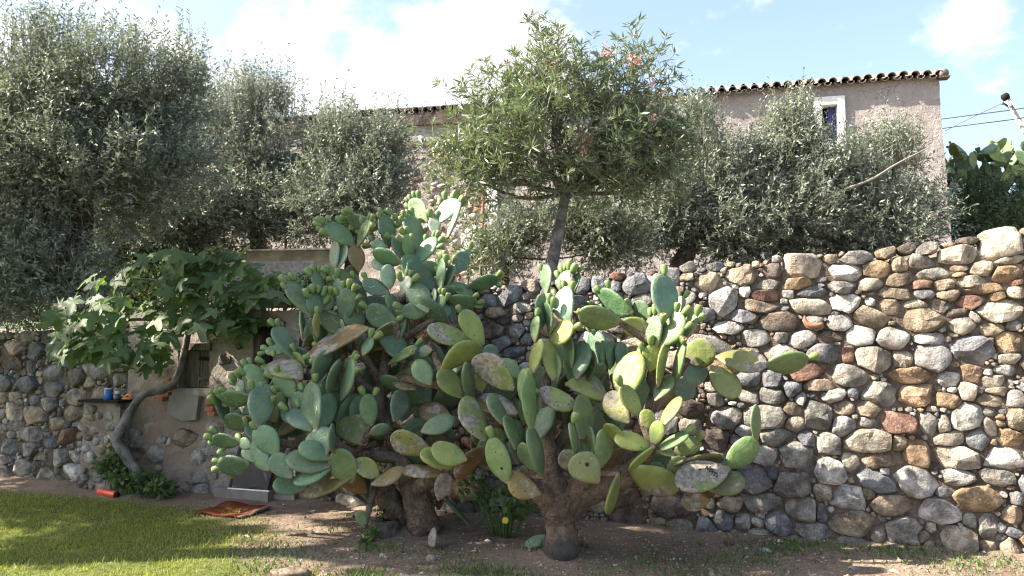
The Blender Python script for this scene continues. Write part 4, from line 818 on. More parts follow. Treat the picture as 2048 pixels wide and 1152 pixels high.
def parse(txt):
    o = []
    for ln in txt.split('\n'):
        for it in ln.split(';'):
            if not it.strip(): continue
            q = it.split(); ox, oy, sc = CR[q[0]]; v = [float(x) for x in q[1:6]]
            o.append(dict(b=(ox+v[0]/sc, oy+v[1]/sc), t=(ox+v[2]/sc, oy+v[3]/sc), w=v[4]/sc, Y=float(q[6]), s=int(q[7]), c=q[8], f=int(q[9]), raw=it.strip()))
    return o
def fruit_mesh():
    prof = [(.006, 0), (.011, .006), (.0165, .018), (.0195, .032), (.0185, .043), (.0150, .050), (.011, .0515), (.007, .047)]
    V, F = lathe((0, 0, 0), prof, 9); me = mesh('fruit', V, F); smooth(me); me.materials.append(M_FRUIT); return me
FRUIT = fruit_mesh()
def pad_mesh(L, W, T, r):
    """obovate joint: base at the origin, length along z, face normal along y"""
    nl = 14; ts = (1-np.cos(np.linspace(0, math.pi, nl)))/2; pk = r.uniform(.52, .64); asym = r.normal(0, .035); bend = r.normal(0, .05)*L; cup = r.normal(0, .02)*L
    base = .14
    def half(t):
        q = np.where(t < pk, t/pk, (1-t)/(1-pk)); prof = np.where(t < pk, np.sin(q*math.pi/2)**.74, np.sqrt(np.clip(1-(1-q)**2, 0, 1)))
        return .5*W*np.maximum(prof, base*(1-t)**3+.0)
    rings = []; ms = np.array([-1, -.86, -.5, 0, .5, .86, 1]); th = np.array([.30, .82, .97, 1, .97, .82, .30])
    V = []; Wj = r.normal(0, .012, nl)
    for i, t in enumerate(ts):
        h = half(np.array([t]))[0]*(1+Wj[i]); tt = T*.5*min(1, .55+1.1*min(t*2.2, (1-t)*3.4+.12))
        if t > .97: tt *= .8
        oy = bend*(t-.3)**2*2; cx = asym*L*math.sin(t*math.pi)
        for side in (1, -1):
            for m, q in zip(ms, th):
                V.append((cx+m*h, oy+side*tt*q+cup*(m*m)*math.sin(t*math.pi), t*L))
    k = 14; F = []
    def I(i, s, j): return i*k+s*7+j
    for i in range(nl-1):
        for j in range(6):
            F.append((I(i, 0, j), I(i+1, 0, j), I(i+1, 0, j+1), I(i, 0, j+1))); F.append((I(i, 1, j), I(i, 1, j+1), I(i+1, 1, j+1), I(i+1, 1, j)))
        F.append((I(i, 0, 6), I(i+1, 0, 6), I(i+1, 1, 6), I(i, 1, 6))); F.append((I(i, 0, 0), I(i, 1, 0), I(i+1, 1, 0), I(i+1, 0, 0)))
    for i in (0, nl-1):
        ring = [I(i, 0, j) for j in range(7)]+[I(i, 1, j) for j in range(6, -1, -1)]; F.append(tuple(ring if i == 0 else ring[::-1]))
    return V, F, half, asym
def make_pad(parent, bpt, tpt, W, s, col, nf, r, T=None, ratio=.60):
    A = tpt-bpt; bpt = bpt-A*.05; tpt = tpt+A*.05; W = W*1.09; A = tpt-bpt; L = np.linalg.norm(A); A = A/L
    V_ = unit((bpt+tpt)/2-CAM); N0 = -V_+np.dot(V_, A)*A; N0 = unit(N0)
    Wt = max(W, ratio*L*r.uniform(.95, 1.08)); ca = min(1., W/Wt); ang = math.acos(ca)
    ang = min(max(ang, R(6)), R(80))
    left = np.cross(A, N0); left = left if left[0] < 0 else -left
    sg = s if s else (1 if r.uniform() < .30 else -1)
    if s == 0 and ang < R(22): ang = R(r.uniform(4, 24))
    if s == 1 and ang < R(38): ang = R(r.uniform(36, 46)); Wt = W/math.cos(ang)
    Nn = unit(N0*math.cos(ang)+left*sg*math.sin(ang)); Xx = np.cross(Nn, A)
    T = T or np.clip(.078*L+.004, .018, .036)
    V, F, half, asym = pad_mesh(L, Wt, T, r); me = mesh('pad', V, F); smooth(me); me.materials.append(M_PAD)
    o = bpy.data.objects.new('pad', me); COL.objects.link(o); o.parent = parent
    Mx = Matrix(((Xx[0], Nn[0], A[0], bpt[0]), (Xx[1], Nn[1], A[1], bpt[1]), (Xx[2], Nn[2], A[2], bpt[2]), (0, 0, 0, 1)))
    pl = WLOC[parent.name]; Ml = Mx.copy(); Ml.translation = Vector(bpt-pl); o.matrix_basis = Ml; WLOC[o.name] = bpt
    c, sc = PCOL[col]; c = np.array(c)*r.uniform(.82, 1.18)*(1+r.normal(0, .05, 3)); o.color = (*np.clip(c, .01, .8), 1-np.clip(sc*r.uniform(.7, 1.2), 0, 1))
    Mi = Ml.inverted()
    for i in range(nf):
        t = 1-abs(r.normal(0, .07)) if nf < 4 else 1-.30*((2*i/(nf-1)-1)**2)*r.uniform(.8, 1.1); side = (2*i/max(nf-1, 1)-1) if nf > 1 else r.uniform(-.3, .3)
        t = min(t, .985); x = half(np.array([t]))[0]*np.sign(side)*(.95 if abs(side) > .5 else abs(side)*1.7)
        p = bpt+Xx*(x+asym*L*math.sin(t*math.pi))+A*(L*t-.004)+Nn*r.normal(0, .004)
        d = unit(A*1.0+Xx*side*.75*r.uniform(.6, 1.2)+Nn*r.normal(0, .25)+UP*.25); sc_ = r.uniform(1.15, 1.7)
        fx, fy = frame_of(d); Q = Matrix(((fx[0]*sc_, fy[0]*sc_, d[0]*sc_*1.08, p[0]), (fx[1]*sc_, fy[1]*sc_, d[1]*sc_*1.08, p[1]), (fx[2]*sc_, fy[2]*sc_, d[2]*sc_*1.08, p[2]), (0, 0, 0, 1)))
        fo = bpy.data.objects.new('fruit', FRUIT); COL.objects.link(fo); fo.parent = o; fo.matrix_parent_inverse = Mx.inverted(); fo.matrix_basis = Q
    return o, dict(b=bpt, t=tpt, W=Wt, X=Xx, N=Nn, A=A, L=L)
def build_cactus(parent, pads, r, origin_px):
    # joints nearest the root first, each one rooted on the joint or stem it grows from
    pads = sorted(pads, key=lambda p: math.hypot(p['b'][0]-origin_px[0], p['b'][1]-origin_px[1])); done = []; orphans = []
    for p in pads:
        best, bd = None, 26.0
        for q in done:
            a, b = np.array(q['b']), np.array(q['t']); x = np.array(p['b']); t = np.clip(np.dot(x-a, b-a)/max(np.dot(b-a, b-a), 1), 0, 1)
            dd = np.linalg.norm(x-(a+(b-a)*t)) - .42*q['w']*math.sin(min(t/.6, 1)*1.57)
            if t > .3 and dd < bd: bd, best, bt = dd, q, t
        Yb = p['Y']
        Lg = math.hypot(p['b'][0]-p['t'][0], p['b'][1]-p['t'][1])*p['Y']/FPX
        if best is not None:
            yq = best['Yb']+(best['Y']-best['Yb'])*bt; Yb = p['Y']+np.clip(yq-p['Y'], -.55*Lg, .55*Lg)
        else: orphans.append(p)
        p['Yb'] = Yb; done.append(p)
        bpt, tpt = at(*p['b'], Yb), at(*p['t'], p['Y']); p['P'] = bpt
        p['o'], p['info'] = make_pad(parent, bpt, tpt, p['w']*p['Y']/FPX, p['s'], p['c'], p['f'], r)
    return done, orphans
r_ = np.random.default_rng(101)
lc = ground_at(842, 1068); lc[2] = 0
cl = tag(empty('prickly_pear', lc), 'tall left prickly pear with blue green pads, fruit laden and climbing above the wall', 'cactus', 'prickly pears before the wall')
dl, orl = build_cactus(cl, parse(LEFT), r_, (845, 1000))
rc = ground_at(1118, 1100); rc[2] = 0
crt = tag(empty('prickly_pear', rc), 'right prickly pear on a thick brown trunk with yellowing, scabbed and sunlit pads', 'cactus', 'prickly pears before the wall')
dr_, orr = build_cactus(crt, parse(RIGHT), r_, (1120, 930))

def Hc(x, y, c='H'): ox, oy, s = CR[c]; return ox+x/s, oy+y/s
def stem(parent, pts, rad, name='stem', mat=None, n=12, rough=.05):
    V, F = tube(pts, rad, n, 5, rough); return obj(name, V, F, mat or M_WOOD, parent)
def P3(c, x, y, Y): return at(*Hc(x, y, c), Y)
# trunks
g = lambda px, py: ground_at(px, py, -.05)
stem(crt, [g(1121, 1112), P3('M', 785, 960, 5.93), P3('M', 775, 860, 5.95), P3('M', 765, 760, 5.95), P3('M', 740, 640, 5.95)], [.140, .122, .114, .135, .115], 'trunk', n=18, rough=.075)
stem(crt, [g(1120, 1110)+[0, 0, -.05], g(1120, 1110)+[0, 0, .05], P3('M', 782, 1000, 5.94), P3('M', 783, 935, 5.94)], [.160, .150, .132, .126], 'trunk_base_wrap', m_simple('dark_tar_wrap', (.06, .053, .05), .9, .4, 12, .6, .015), 16, .02)
RB = [[('M', 765, 800, 5.95, .10), ('M', 690, 690, 5.9, .09), ('M', 600, 640, 5.85, .07), ('M', 540, 560, 5.8, .05)],
      [('M', 760, 760, 5.95, .12), ('M', 740, 620, 5.95, .10), ('M', 720, 480, 6.0, .07), ('N', 620, 700, 6.05, .05), ('F', 280, 900, 6.1, .035)],
      [('M', 780, 780, 5.95, .125), ('M', 900, 680, 5.9, .115), ('M', 1050, 620, 5.85, .10), ('M', 1180, 560, 5.8, .08), ('M', 1290, 440, 5.7, .05), ('M', 1300, 400, 5.55, .04)],
      [('M', 1050, 620, 5.87, .08), ('M', 1240, 600, 5.85, .07), ('M', 1420, 640, 5.75, .05), ('M', 1640, 660, 5.65, .035)],
      [('M', 1100, 600, 5.9, .07), ('F', 1100, 1150, 5.95, .06), ('F', 1080, 950, 5.98, .05), ('F', 1170, 720, 5.98, .035)],
      [('F', 1100, 1100, 5.95, .05), ('F', 1250, 1000, 6.0, .045), ('F', 1380, 820, 6.1, .035)],
      [('M', 720, 480, 6.0, .06), ('F', 600, 1050, 6.25, .05), ('F', 690, 900, 6.35, .035)],
      [('M', 900, 660, 5.9, .08), ('M', 930, 560, 5.75, .06), ('M', 900, 480, 5.75, .04)]]
for b in RB: stem(crt, [P3(*q[:4]) for q in b], [q[4]*(.78 if q[4] < .075 else 1) for q in b], 'branch')
LB = [[('H', 1440, 1130, 6.6, .16), ('H', 1400, 950, 6.6, .125), ('H', 1340, 720, 6.6, .12), ('H', 1300, 600, 6.6, .10)],
      [('H', 1260, 1060, 6.75, .11), ('H', 1150, 900, 6.7, .10), ('H', 1060, 760, 6.65, .10), ('H', 980, 650, 6.55, .06)],
      [('H', 1330, 760, 6.6, .09), ('H', 1480, 660, 6.4, .09), ('H', 1640, 600, 6.25, .07), ('H', 1800, 480, 6.15, .045)],
      [('H', 1320, 700, 6.62, .11), ('H', 1200, 420, 6.7, .09), ('E', 700, 950, 6.75, .085), ('E', 720, 600, 6.8, .08), ('E', 760, 300, 6.85, .075), ('E', 740, 120, 6.9, .07), ('C', 1300, 800, 7.0, .06), ('D', 300, 950, 7.05, .05), ('D', 205, 860, 7.05, .045)],
      [('E', 720, 640, 6.8, .06), ('E', 560, 380, 6.8, .055), ('E', 420, 200, 6.8, .055), ('C', 1000, 900, 6.85, .045), ('C', 830, 820, 6.85, .035)],
      [('H', 1200, 440, 6.7, .08), ('H', 950, 420, 6.6, .07), ('H', 700, 360, 6.5, .06), ('K', 820, 740, 6.45, .05), ('K', 700, 620, 6.5, .045)],
      [('H', 950, 430, 6.6, .06), ('K', 560, 780, 6.55, .05), ('K', 400, 800, 6.55, .045), ('A', 440, 1080, 6.62, .035)],
      [('E', 740, 700, 6.8, .06), ('E', 950, 560, 6.65, .055), ('E', 1250, 620, 6.45, .05), ('G', 420, 1000, 6.35, .045), ('G', 250, 820, 6.35, .03)],
      [('E', 700, 760, 6.78, .05), ('E', 480, 620, 6.7, .05), ('E', 300, 380, 6.75, .05), ('A', 1000, 600, 6.75, .04), ('A', 920, 420, 6.85, .03)],
      [('E', 760, 220, 6.88, .05), ('D', 400, 1120, 6.8, .045), ('D', 460, 950, 6.85, .04), ('D', 540, 780, 6.95, .03)]]
for b in LB: stem(cl, [P3(*q[:4]) for q in b], [q[4]*(.70 if q[4] < .095 else 1) for q in b], 'branch' if b[0][4] < .1 else 'trunk')
allstem = {cl.name: np.vstack([catmull([P3(*q[:4]) for q in b], 5) for b in LB]), crt.name: np.vstack([catmull([P3(*q[:4]) for q in b], 5) for b in RB])}
for par, orp in ((cl, orl), (crt, orr)):
    S = allstem[par.name]
    for p in orp:
        d = np.linalg.norm(S-p['P'], axis=1); k = int(np.argmin(d))
        if .05 < d[k] < .9:
            mid = (S[k]+p['P'])/2; mid[2] -= .04*d[k]; stem(par, [S[k], mid, p['P']+(p['P']-S[k])*0], [.035, .028, .020], 'stem', n=8)
# older joints deep in the thicket
HUL = [('E', 600, 500), ('E', 900, 450), ('E', 1150, 750), ('E', 1350, 550), ('E', 300, 650), ('E', 450, 950), ('E', 1000, 950), ('C', 950, 800), ('C', 1200, 950), ('C', 600, 950), ('D', 100, 1100), ('D', 450, 1000), ('D', 300, 800), ('H', 700, 250), ('H', 1000, 300), ('H', 1200, 300), ('H', 900, 550), ('K', 500, 750), ('K', 300, 650), ('K', 900, 560), ('G', 150, 700), ('G', 550, 900), ('E', 700, 1050), ('C', 300, 800), ('K', 640, 560), ('A', 700, 850), ('A', 1150, 1000), ('H', 1500, 480), ('H', 1100, 550), ('E', 850, 180)]
for k, (c, x, y) in enumerate(HUL):
    for q in range(3):
        px, py = Hc(x, y, c); px += r_.normal(0, 22); py += r_.normal(0, 20); Y = 6.92+r_.uniform(-.22, .25); a = r_.uniform(-1.2, 1.2); L = r_.uniform(55, 95)
        Yl = 7.05 if px > 700 else 6.95
        make_pad(cl, at(px, py+L*.4, Y), at(px+math.sin(a)*L, py+L*.4-math.cos(a)*L, Y+r_.uniform(-.1, .1)), L*r_.uniform(.4, .62)*Y/FPX, 0, r_.choice(['g', 'd', 'g', 'g', 'b', 'g']), 0, r_)
HUR = [('N', 700, 650), ('N', 800, 600), ('N', 620, 800), ('N', 880, 820), ('N', 980, 850), ('N', 760, 880), ('M', 600, 420), ('M', 720, 430), ('M', 900, 400), ('M', 1080, 480), ('M', 1250, 500), ('N', 1150, 750), ('N', 950, 700), ('N', 1230, 650), ('M', 400, 420)]
for c, x, y in HUR:
    for q in range(3):
        px, py = Hc(x, y, c); px += r_.normal(0, 20); py += r_.normal(0, 18); Y = 6.3+r_.uniform(-.22, .2); a = r_.uniform(-1., 1.); L = r_.uniform(55, 90)
        make_pad(crt, at(px, py+L*.4, Y), at(px+math.sin(a)*L, py+L*.4-math.cos(a)*L, Y+r_.uniform(-.1, .1)), L*r_.uniform(.4, .62)*Y/FPX, 0, r_.choice(['g', 'l', 'd', 'g', 'b', 'g']), 0, r_)
# scratched letters and holes on old joints
M_SCAR = m_simple('dark_scar', (.03, .025, .02), .95, .2, 20, .2, .003)
def find(raw):
    for p in dr_+dl:
        if p['raw'].startswith(raw): return p
def strokes(p, segs, rad, name, mat):
    """segs in photo pixels, projected on to the joint's visible face"""
    f = p['info']; o = p['o']; P = []
    fn = f['N'] if np.dot(f['N'], CAM-f['b']) > 0 else -f['N']
    for sg in segs:
        pts = []
        for px, py in sg:
            rr = ray(px, py); t = np.dot(f['b']+fn*.0195-CAM, fn)/np.dot(rr, fn); pts.append(CAM+rr*t)
        P.append(tube(pts, rad, 5, 1))
    V, F = join(P); q = bpy.data.objects.new(name, mesh(name, V, F)); q.data.materials.append(mat); COL.objects.link(q); q.parent = o
    M0 = o.matrix_basis.copy(); M0.translation = Vector(f['b']); q.matrix_parent_inverse = M0.inverted(); return q
T_ = lambda x, y: (1300+x/6.06, 820+y/6.06)
p = find('M 1730 540')
strokes(p, [[T_(672, 716), T_(690, 672)], [T_(690, 672), T_(700, 730)], [T_(700, 730), T_(735, 678)],
            [T_(712, 748), T_(745, 708)], [T_(745, 708), T_(770, 716), T_(748, 735), T_(764, 748), T_(712, 750)],
            [T_(742, 782), T_(772, 742)], [T_(768, 800), T_(795, 760)], [T_(776, 752), T_(818, 772)], [T_(800, 815), T_(818, 788)]], .0032, 'scratched_letters', M_SCAR)
def blob(p, px, py, rad, mat=M_SCAR, name='hole'):
    f = p['info']; fn = f['N'] if np.dot(f['N'], CAM-f['b']) > 0 else -f['N']; rr = ray(px, py); t = np.dot(f['b']+fn*.018-CAM, fn)/np.dot(rr, fn); c0 = CAM+rr*t
    V, F = lathe(c0, [(rad, -.006), (rad*1.02, 0), (rad*.6, .0015)], 9, fn); q = bpy.data.objects.new(name, mesh(name, V, F)); q.data.materials.append(mat); COL.objects.link(q); q.parent = p['o']
    M0 = p['o'].matrix_basis.copy(); M0.translation = Vector(f['b']); q.matrix_parent_inverse = M0.inverted()
for x, y, rd in ((600, 833, .014), (608, 722, .012), (462, 790, .014)): blob(p, *T_(x, y), rd)
p = find('M 990 610'); blob(p, 1174, 929, .014)
p = find('M 470 610'); blob(p, 1003, 937, .011)
p = find('N 1545 1110')
if p: strokes(p, [[T_(1075, 470), T_(1085, 430), T_(1110, 420), T_(1138, 428)], [T_(1138, 428), T_(1100, 470)], [T_(1090, 450), T_(1120, 445)]], .0014, 'scratched_mark', m_simple('pale_scar', (.40, .45, .36), .9))
p = find('B 1390 1190')
if p: strokes(p, [[(733, 571), (742, 575), (749, 572)], [(733, 557), (742, 559), (749, 556)]], .0016, 'scratched_mark', m_simple('pale_scratch', (.7, .72, .66), .9))
# fallen joints on the earth
for i, (bx, by, tx, ty, w, col) in enumerate(((1085, 1072, 1060, 1098, 26, 'p'), (862, 1062, 868, 1094, 18, 'w'), (905, 1010, 935, 1050, 12, 'g'))):
    b0, t0 = ground_at(bx, by, .10 if i == 1 else .06), ground_at(tx, ty, .02)
    root = empty('fallen_pad', t0); tag(root, ['pale green cactus joint fallen on the ground left of the dark trunk wrap', 'withered grey cactus joint stuck upright in the earth below the left cactus', 'narrow green cactus joint fallen in the shade between the trunks'][i], 'cactus pad')
    make_pad(root, t0+[0, 0, .01], b0, w*6.2/FPX, 0, col, 0, r_)

# far prickly pear hedge right of the house
r2 = np.random.default_rng(55); hb = at(1985, 470, 16.6); hb[2] = terr(1985, 16.6)
ch = tag(empty('prickly_pear', hb), 'distant prickly pear thicket with sunlit top pads right of the house', 'cactus')
for k in range(90):
    px = r2.uniform(1890, 2130); py = r2.uniform(292, 370)+8*math.sin(px*.05); Y = 16.4+r2.uniform(-.5, .9); L = r2.uniform(26, 40); a = r2.normal(0, .7)
    make_pad(ch, at(px, py+L*.5, Y), at(px+math.sin(a)*L, py-math.cos(a)*L*.5, Y+r2.uniform(-.2, .2)), L*r2.uniform(.3, .6)*Y/FPX, int(r2.choice([0, 1, -1])), r2.choice(['l', 'p', 'l', 'y', 'g']), int(r2.choice([0, 0, 2, 3])) if py < 315 else 0, r2)
for px in (1930, 1985, 2050, 2100): stem(ch, [[*at(px, 470, 16.6)[:2], hb[2]-.2], at(px+8, 400, 16.6), at(px-6, 330, 16.5)], [.12, .10, .06], 'trunk')
# ================================================================== trees
def leaves_mesh(pos, ax, nr, L, Wd, r, fold=.12):
    """rhombic folded leaves: one quad each"""
    ax = unit(ax); nr = unit(nr-ax*np.sum(nr*ax, 1, keepdims=True)); sd = np.cross(ax, nr); n = len(pos)
    L = L[:, None]; Wd = Wd[:, None]
    V = np.stack([pos, pos+ax*L*.45+sd*Wd*.5+nr*Wd*fold, pos+ax*L+nr*L*r.normal(0, .05, (n, 1)), pos+ax*L*.45-sd*Wd*.5+nr*Wd*fold], 1).reshape(-1, 3)
    return V, np.arange(4*n).reshape(n, 4)
def add_rnd(o, vals):
    a = o.data.attributes.new('rnd', 'FLOAT', 'FACE'); a.data.foreach_set('value', vals.astype(np.float32))
def sample_lobes(lobes, n, r, nclump, spread, shell=.55):
    C = np.array([l[0] for l in lobes]); Rd = np.array([l[1] for l in lobes]); wgt = np.prod(Rd, 1)**.6; wgt /= wgt.sum()
    k = r.choice(len(lobes), nclump, p=wgt); d = unit(r.normal(size=(nclump, 3))); rad = 1-shell*r.uniform(0, 1, (nclump, 1))**1.4
    cc = C[k]+d*Rd[k]*rad; q = r.integers(0, nclump, n); sp = spread*r.uniform(.6, 1.5, (nclump, 1))
    p = cc[q]+r.normal(size=(n, 3))*sp[q]; return p, unit((p-C[k][q])/Rd[k][q]), cc
def tree(name, label, trunk, lobes, n_twig, per, leaf, mat, seed, bark, up=.55, twig=.28, nclump=220, spread=.16, group=None, shell=.55, cat='tree', whorl=False, tops=0, limbs=True, crown_name='crown'):
    r = np.random.default_rng(seed); base = np.asarray(trunk[0][0], float)
    root = tag(empty(name, base), label, cat, group)
    tp = [t[0] for t in trunk]; tr = [t[1] for t in trunk]
    obj('trunk', *tube(tp, tr, 10, 5, .05), bark, root)
    P, O, cc = sample_lobes(lobes, n_twig, r, nclump, spread, shell)
    top = np.asarray(tp[-1]); parts = []
    for (c, rd) in lobes:
        c = np.asarray(c); a = top+(c-top)*.02; m = (top+c)/2+r.normal(0, .08, 3)+[0, 0, -.05]
        parts.append(tube([top-(top-np.asarray(tp[-2]))*.15, m, c], [tr[-1]*.55, tr[-1]*.36, tr[-1]*.15], 6, 4, .04))
    for q in cc[:: max(1, len(cc)//70)]:
        k = int(np.argmin([np.linalg.norm(np.asarray(l[0])-q) for l in lobes])); c = np.asarray(lobes[k][0])
        s = c+(top-c)*r.uniform(0, .5); parts.append(tube([s, (s+q)/2+r.normal(0, .05, 3), q], [tr[-1]*.14, tr[-1]*.09, .003], 5, 3))
    o = obj('branches', *join(parts), bark, root); stuff(o)
    D = unit(O*.75+np.array([0, 0, up])+r.normal(0, .38, (n_twig, 3))); Lt = twig*r.uniform(.6, 1.35, n_twig)
    if tops:
        hi = np.argsort(P[:, 2]+r.normal(0, .25, n_twig))[-tops:]; D[hi] = unit(np.array([0, 0, 1.])+r.normal(0, .16, (tops, 3))); Lt[hi] *= 1.6
    e = unit(np.cross(D, r.normal(size=(n_twig, 3)))); B0 = P-D*Lt[:, None]*.35; T1 = P+D*Lt[:, None]; w0 = .0035 if leaf[0] < .1 else .005
    V = np.stack([B0-e*w0, B0+e*w0, T1+e*w0*.4, T1-e*w0*.4], 1).reshape(-1, 3); stuff(obj('twigs', V, np.arange(4*n_twig).reshape(-1, 4), M_TWIG, root, sm=False))
    t = np.tile(np.linspace(.08, 1, per), n_twig)+r.normal(0, .03, n_twig*per); idx = np.repeat(np.arange(n_twig), per)
    if whorl: t = np.where(r.uniform(size=len(t)) < .55, 1-abs(r.normal(0, .08, len(t))), t)
    pos = P[idx]+D[idx]*(Lt[idx]*t)[:, None]; e = r.normal(size=(len(pos), 3)); perp = unit(e-D[idx]*np.sum(e*D[idx], 1, keepdims=True))
    sp = .9 if whorl else .75
    ax = unit(D[idx]*r.uniform(.35, .9, (len(pos), 1))+perp*sp+np.array([0, 0, -.10])); nr = unit(np.cross(ax, r.normal(size=(len(pos), 3)))+D[idx]*.6)
    V, F = leaves_mesh(pos, ax, nr, leaf[0]*r.uniform(.65, 1.2, len(pos)), leaf[1]*r.uniform(.75, 1.2, len(pos)), r)
    o = obj(crown_name, V, F, mat, root); clump = r.uniform(0, .35, n_twig)
    add_rnd(o, np.clip(r.beta(1.6, 2.3, len(pos))*.9+clump[idx]-.04, 0, 1))
    return root, P
def lob(px, py, Y, rx, rz, ry=None):
    s = Y/FPX; return (at(px, py, Y), np.array([rx*s, (ry if ry else rx*s*.9), rz*s]))
def tpath(pts, last): return [(at(px, py, Y) if py is not None else np.array([at(px, 684, Y)[0], Y, terr(px, Y)-.1]), rr) for px, py, Y, rr in pts]
OL = (.072, .020)
GO = 'olive trees on the terrace'
tree('olive_tree', 'large dark olive tree filling the upper left corner above the wall', tpath([(140, None, 9.8, .16), (160, 480, 9.7, .14), (165, 340, 9.7, .115), (150, 250, 9.7, .09)], 0),
     [lob(100, 140, 9.6, 70, 70), lob(235, 170, 9.6, 100, 85), lob(60, 320, 9.4, 110, 130), lob(350, 195, 9.7, 60, 65), lob(190, 360, 9.5, 150, 110), lob(20, 500, 9.3, 100, 110), lob(320, 340, 9.8, 95, 90), lob(120, 540, 9.2, 80, 70), lob(-70, 250, 9.6, 120, 180), lob(30, 610, 9.2, 60, 30)],
     9500, 13, OL, M_OLIVE, 201, M_BARK, nclump=420, spread=.12, tops=700, group=GO)
tree('olive_tree', 'silvery olive tree standing behind the big dark one, against the bright cloud', tpath([(512, None, 12.0, .15), (515, 490, 12.0, .13), (505, 430, 12.0, .11)], 0),
     [lob(520, 235, 12.2, 55, 65), lob(450, 300, 12.2, 85, 95), lob(550, 330, 12, 52, 80), lob(400, 410, 11.8, 110, 85), lob(510, 420, 11.8, 80, 50), lob(300, 430, 12, 110, 80), lob(565, 210, 12.3, 16, 40)],
     6400, 12, OL, M_OLIVE, 202, M_BARK, nclump=340, spread=.12, tops=700, group=GO)
tree('olive_tree', 'round olive tree in front of the ruined left part of the house', tpath([(700, None, 11.8, .13), (705, 500, 11.8, .11), (715, 440, 11.8, .09)], 0),
     [lob(680, 300, 11.8, 55, 45), lob(760, 330, 11.6, 45, 75), lob(670, 390, 11.6, 80, 60), lob(785, 285, 11.8, 22, 30), lob(735, 415, 11.4, 70, 45), lob(640, 440, 11.6, 70, 30), lob(640, 300, 12, 30, 40)],
     4400, 12, OL, M_OLIVE, 203, M_BARK, nclump=260, spread=.12, tops=420, group=GO)
tree('olive_tree', 'low olive tree with a forked dark trunk just right of the oleander', tpath([(1352, None, 10.4, .15), (1365, 520, 10.4, .13), (1400, 470, 10.5, .10)], 0),
     [lob(1390, 290, 10.6, 30, 50), lob(1340, 420, 10.4, 60, 60), lob(1430, 390, 10.5, 55, 75), lob(1290, 475, 10.4, 45, 30), lob(1440, 470, 10.4, 70, 25)],
     3400, 12, OL, M_OLIVE, 204, M_BARK, nclump=200, spread=.11, tops=420, group=GO)
tree('olive_tree', 'olive tree with bright shoots below and beside the blue window', tpath([(1500, None, 10.9, .14), (1490, 510, 10.9, .12), (1540, 450, 10.9, .09)], 0),
     [lob(1585, 295, 10.9, 45, 40), lob(1520, 365, 10.8, 60, 60), lob(1640, 365, 10.8, 60, 60), lob(1560, 430, 10.6, 95, 55), lob(1500, 470, 10.6, 80, 40), lob(1602, 248, 11, 10, 22)],
     4200, 12, OL, M_OLIVE, 205, M_BARK, nclump=240, spread=.11, tops=520, group=GO)
t6, _ = tree('olive_tree', 'rightmost olive tree with a bare broken branch beside the house corner', tpath([(1735, None, 11.2, .13), (1740, 490, 11.2, .11), (1760, 440, 11.2, .08)], 0),
     [lob(1785, 320, 11.2, 45, 28), lob(1835, 425, 11.1, 38, 50), lob(1720, 410, 11.0, 80, 60), lob(1760, 465, 10.8, 95, 35), lob(1640, 470, 10.8, 80, 40), lob(1725, 340, 11.3, 30, 40), lob(1870, 445, 11, 12, 18)],
     3900, 12, OL, M_OLIVE, 206, M_BARK, nclump=240, spread=.11, tops=460, group=GO)
obj('broken_branch', *tube([at(1700, 375, 10.2), at(1745, 358, 10.2), at(1790, 330, 10.2), at(1850, 299, 10.2), at(1858, 292, 10.2)], [.02, .017, .014, .009, .004], 7, 4, .08), m_simple('bare_grey_wood', (.24, .215, .19), .9), t6)
tree('olive_shrub', 'bushy olive sapling behind the wall left of the oleander trunk', tpath([(1010, None, 9.3, .05), (1012, 540, 9.3, .04), (1020, 510, 9.3, .03)], 0),
     [lob(1010, 485, 9.4, 25, 40), lob(1065, 460, 9.5, 25, 25), lob(1190, 450, 9.6, 55, 35), lob(1230, 495, 9.6, 45, 22), lob(1000, 530, 9.3, 20, 15)],
     1500, 11, OL, M_OLIVE, 207, M_BARK, nclump=130, spread=.10, cat='shrub')
# oleander with pink blossom
r5, PO = tree('oleander_tree', 'tall round oleander tree with pink blossom and a slender bare trunk behind the wall', tpath([(1092, None, 8.1, .085), (1103, 530, 8.1, .07), (1118, 460, 8.1, .06), (1128, 405, 8.1, .055), (1135, 385, 8.1, .05)], 0),
     [lob(1110, 180, 8.2, 80, 45), lob(1240, 215, 8.3, 65, 55), lob(1010, 235, 8.1, 55, 50), lob(950, 310, 8.0, 42, 40), lob(1100, 290, 7.9, 115, 70), lob(1270, 310, 8.2, 75, 60), lob(1000, 358, 7.9, 70, 28), lob(1215, 358, 8.1, 80, 28), lob(1320, 280, 8.3, 25, 40), lob(1090, 130, 8.2, 30, 12), lob(915, 340, 8, 18, 25), lob(1345, 335, 8.3, 22, 22), lob(1270, 165, 8.2, 35, 15)],
     1900, 13, (.122, .0175), M_OLEANDER, 208, M_FIGBARK, up=.7, twig=.22, nclump=260, spread=.10, whorl=True, tops=70)
M_PINK = m_leaf('oleander_petal', [(0, (.60, .25, .31)), (.6, (.70, .40, .44)), (1, (.80, .62, .63))], .6, .2, (.8, .25, .3), .3)
r = np.random.default_rng(9)
for px, py, k in ((1210, 102, 14), (1262, 118, 18), (1275, 127, 12), (1015, 132, 8), (1100, 130, 12), (1305, 165, 12), (1310, 235, 12), (1060, 168, 9), (1225, 110, 10), (1328, 190, 7)):
    n_ = k*5; c0 = at(px, py, 7.75)
    p = c0+np.repeat(r.normal(0, .032, (k, 3)), 5, 0); d = unit(r.normal(size=(n_, 3))+[0, -.4, .4]); V, F = leaves_mesh(p, d, r.normal(size=(n_, 3)), np.full(n_, .021), np.full(n_, .016), r)
    o = obj('blossom', V, F, M_PINK, r5); add_rnd(o, r.uniform(0, 1, n_))
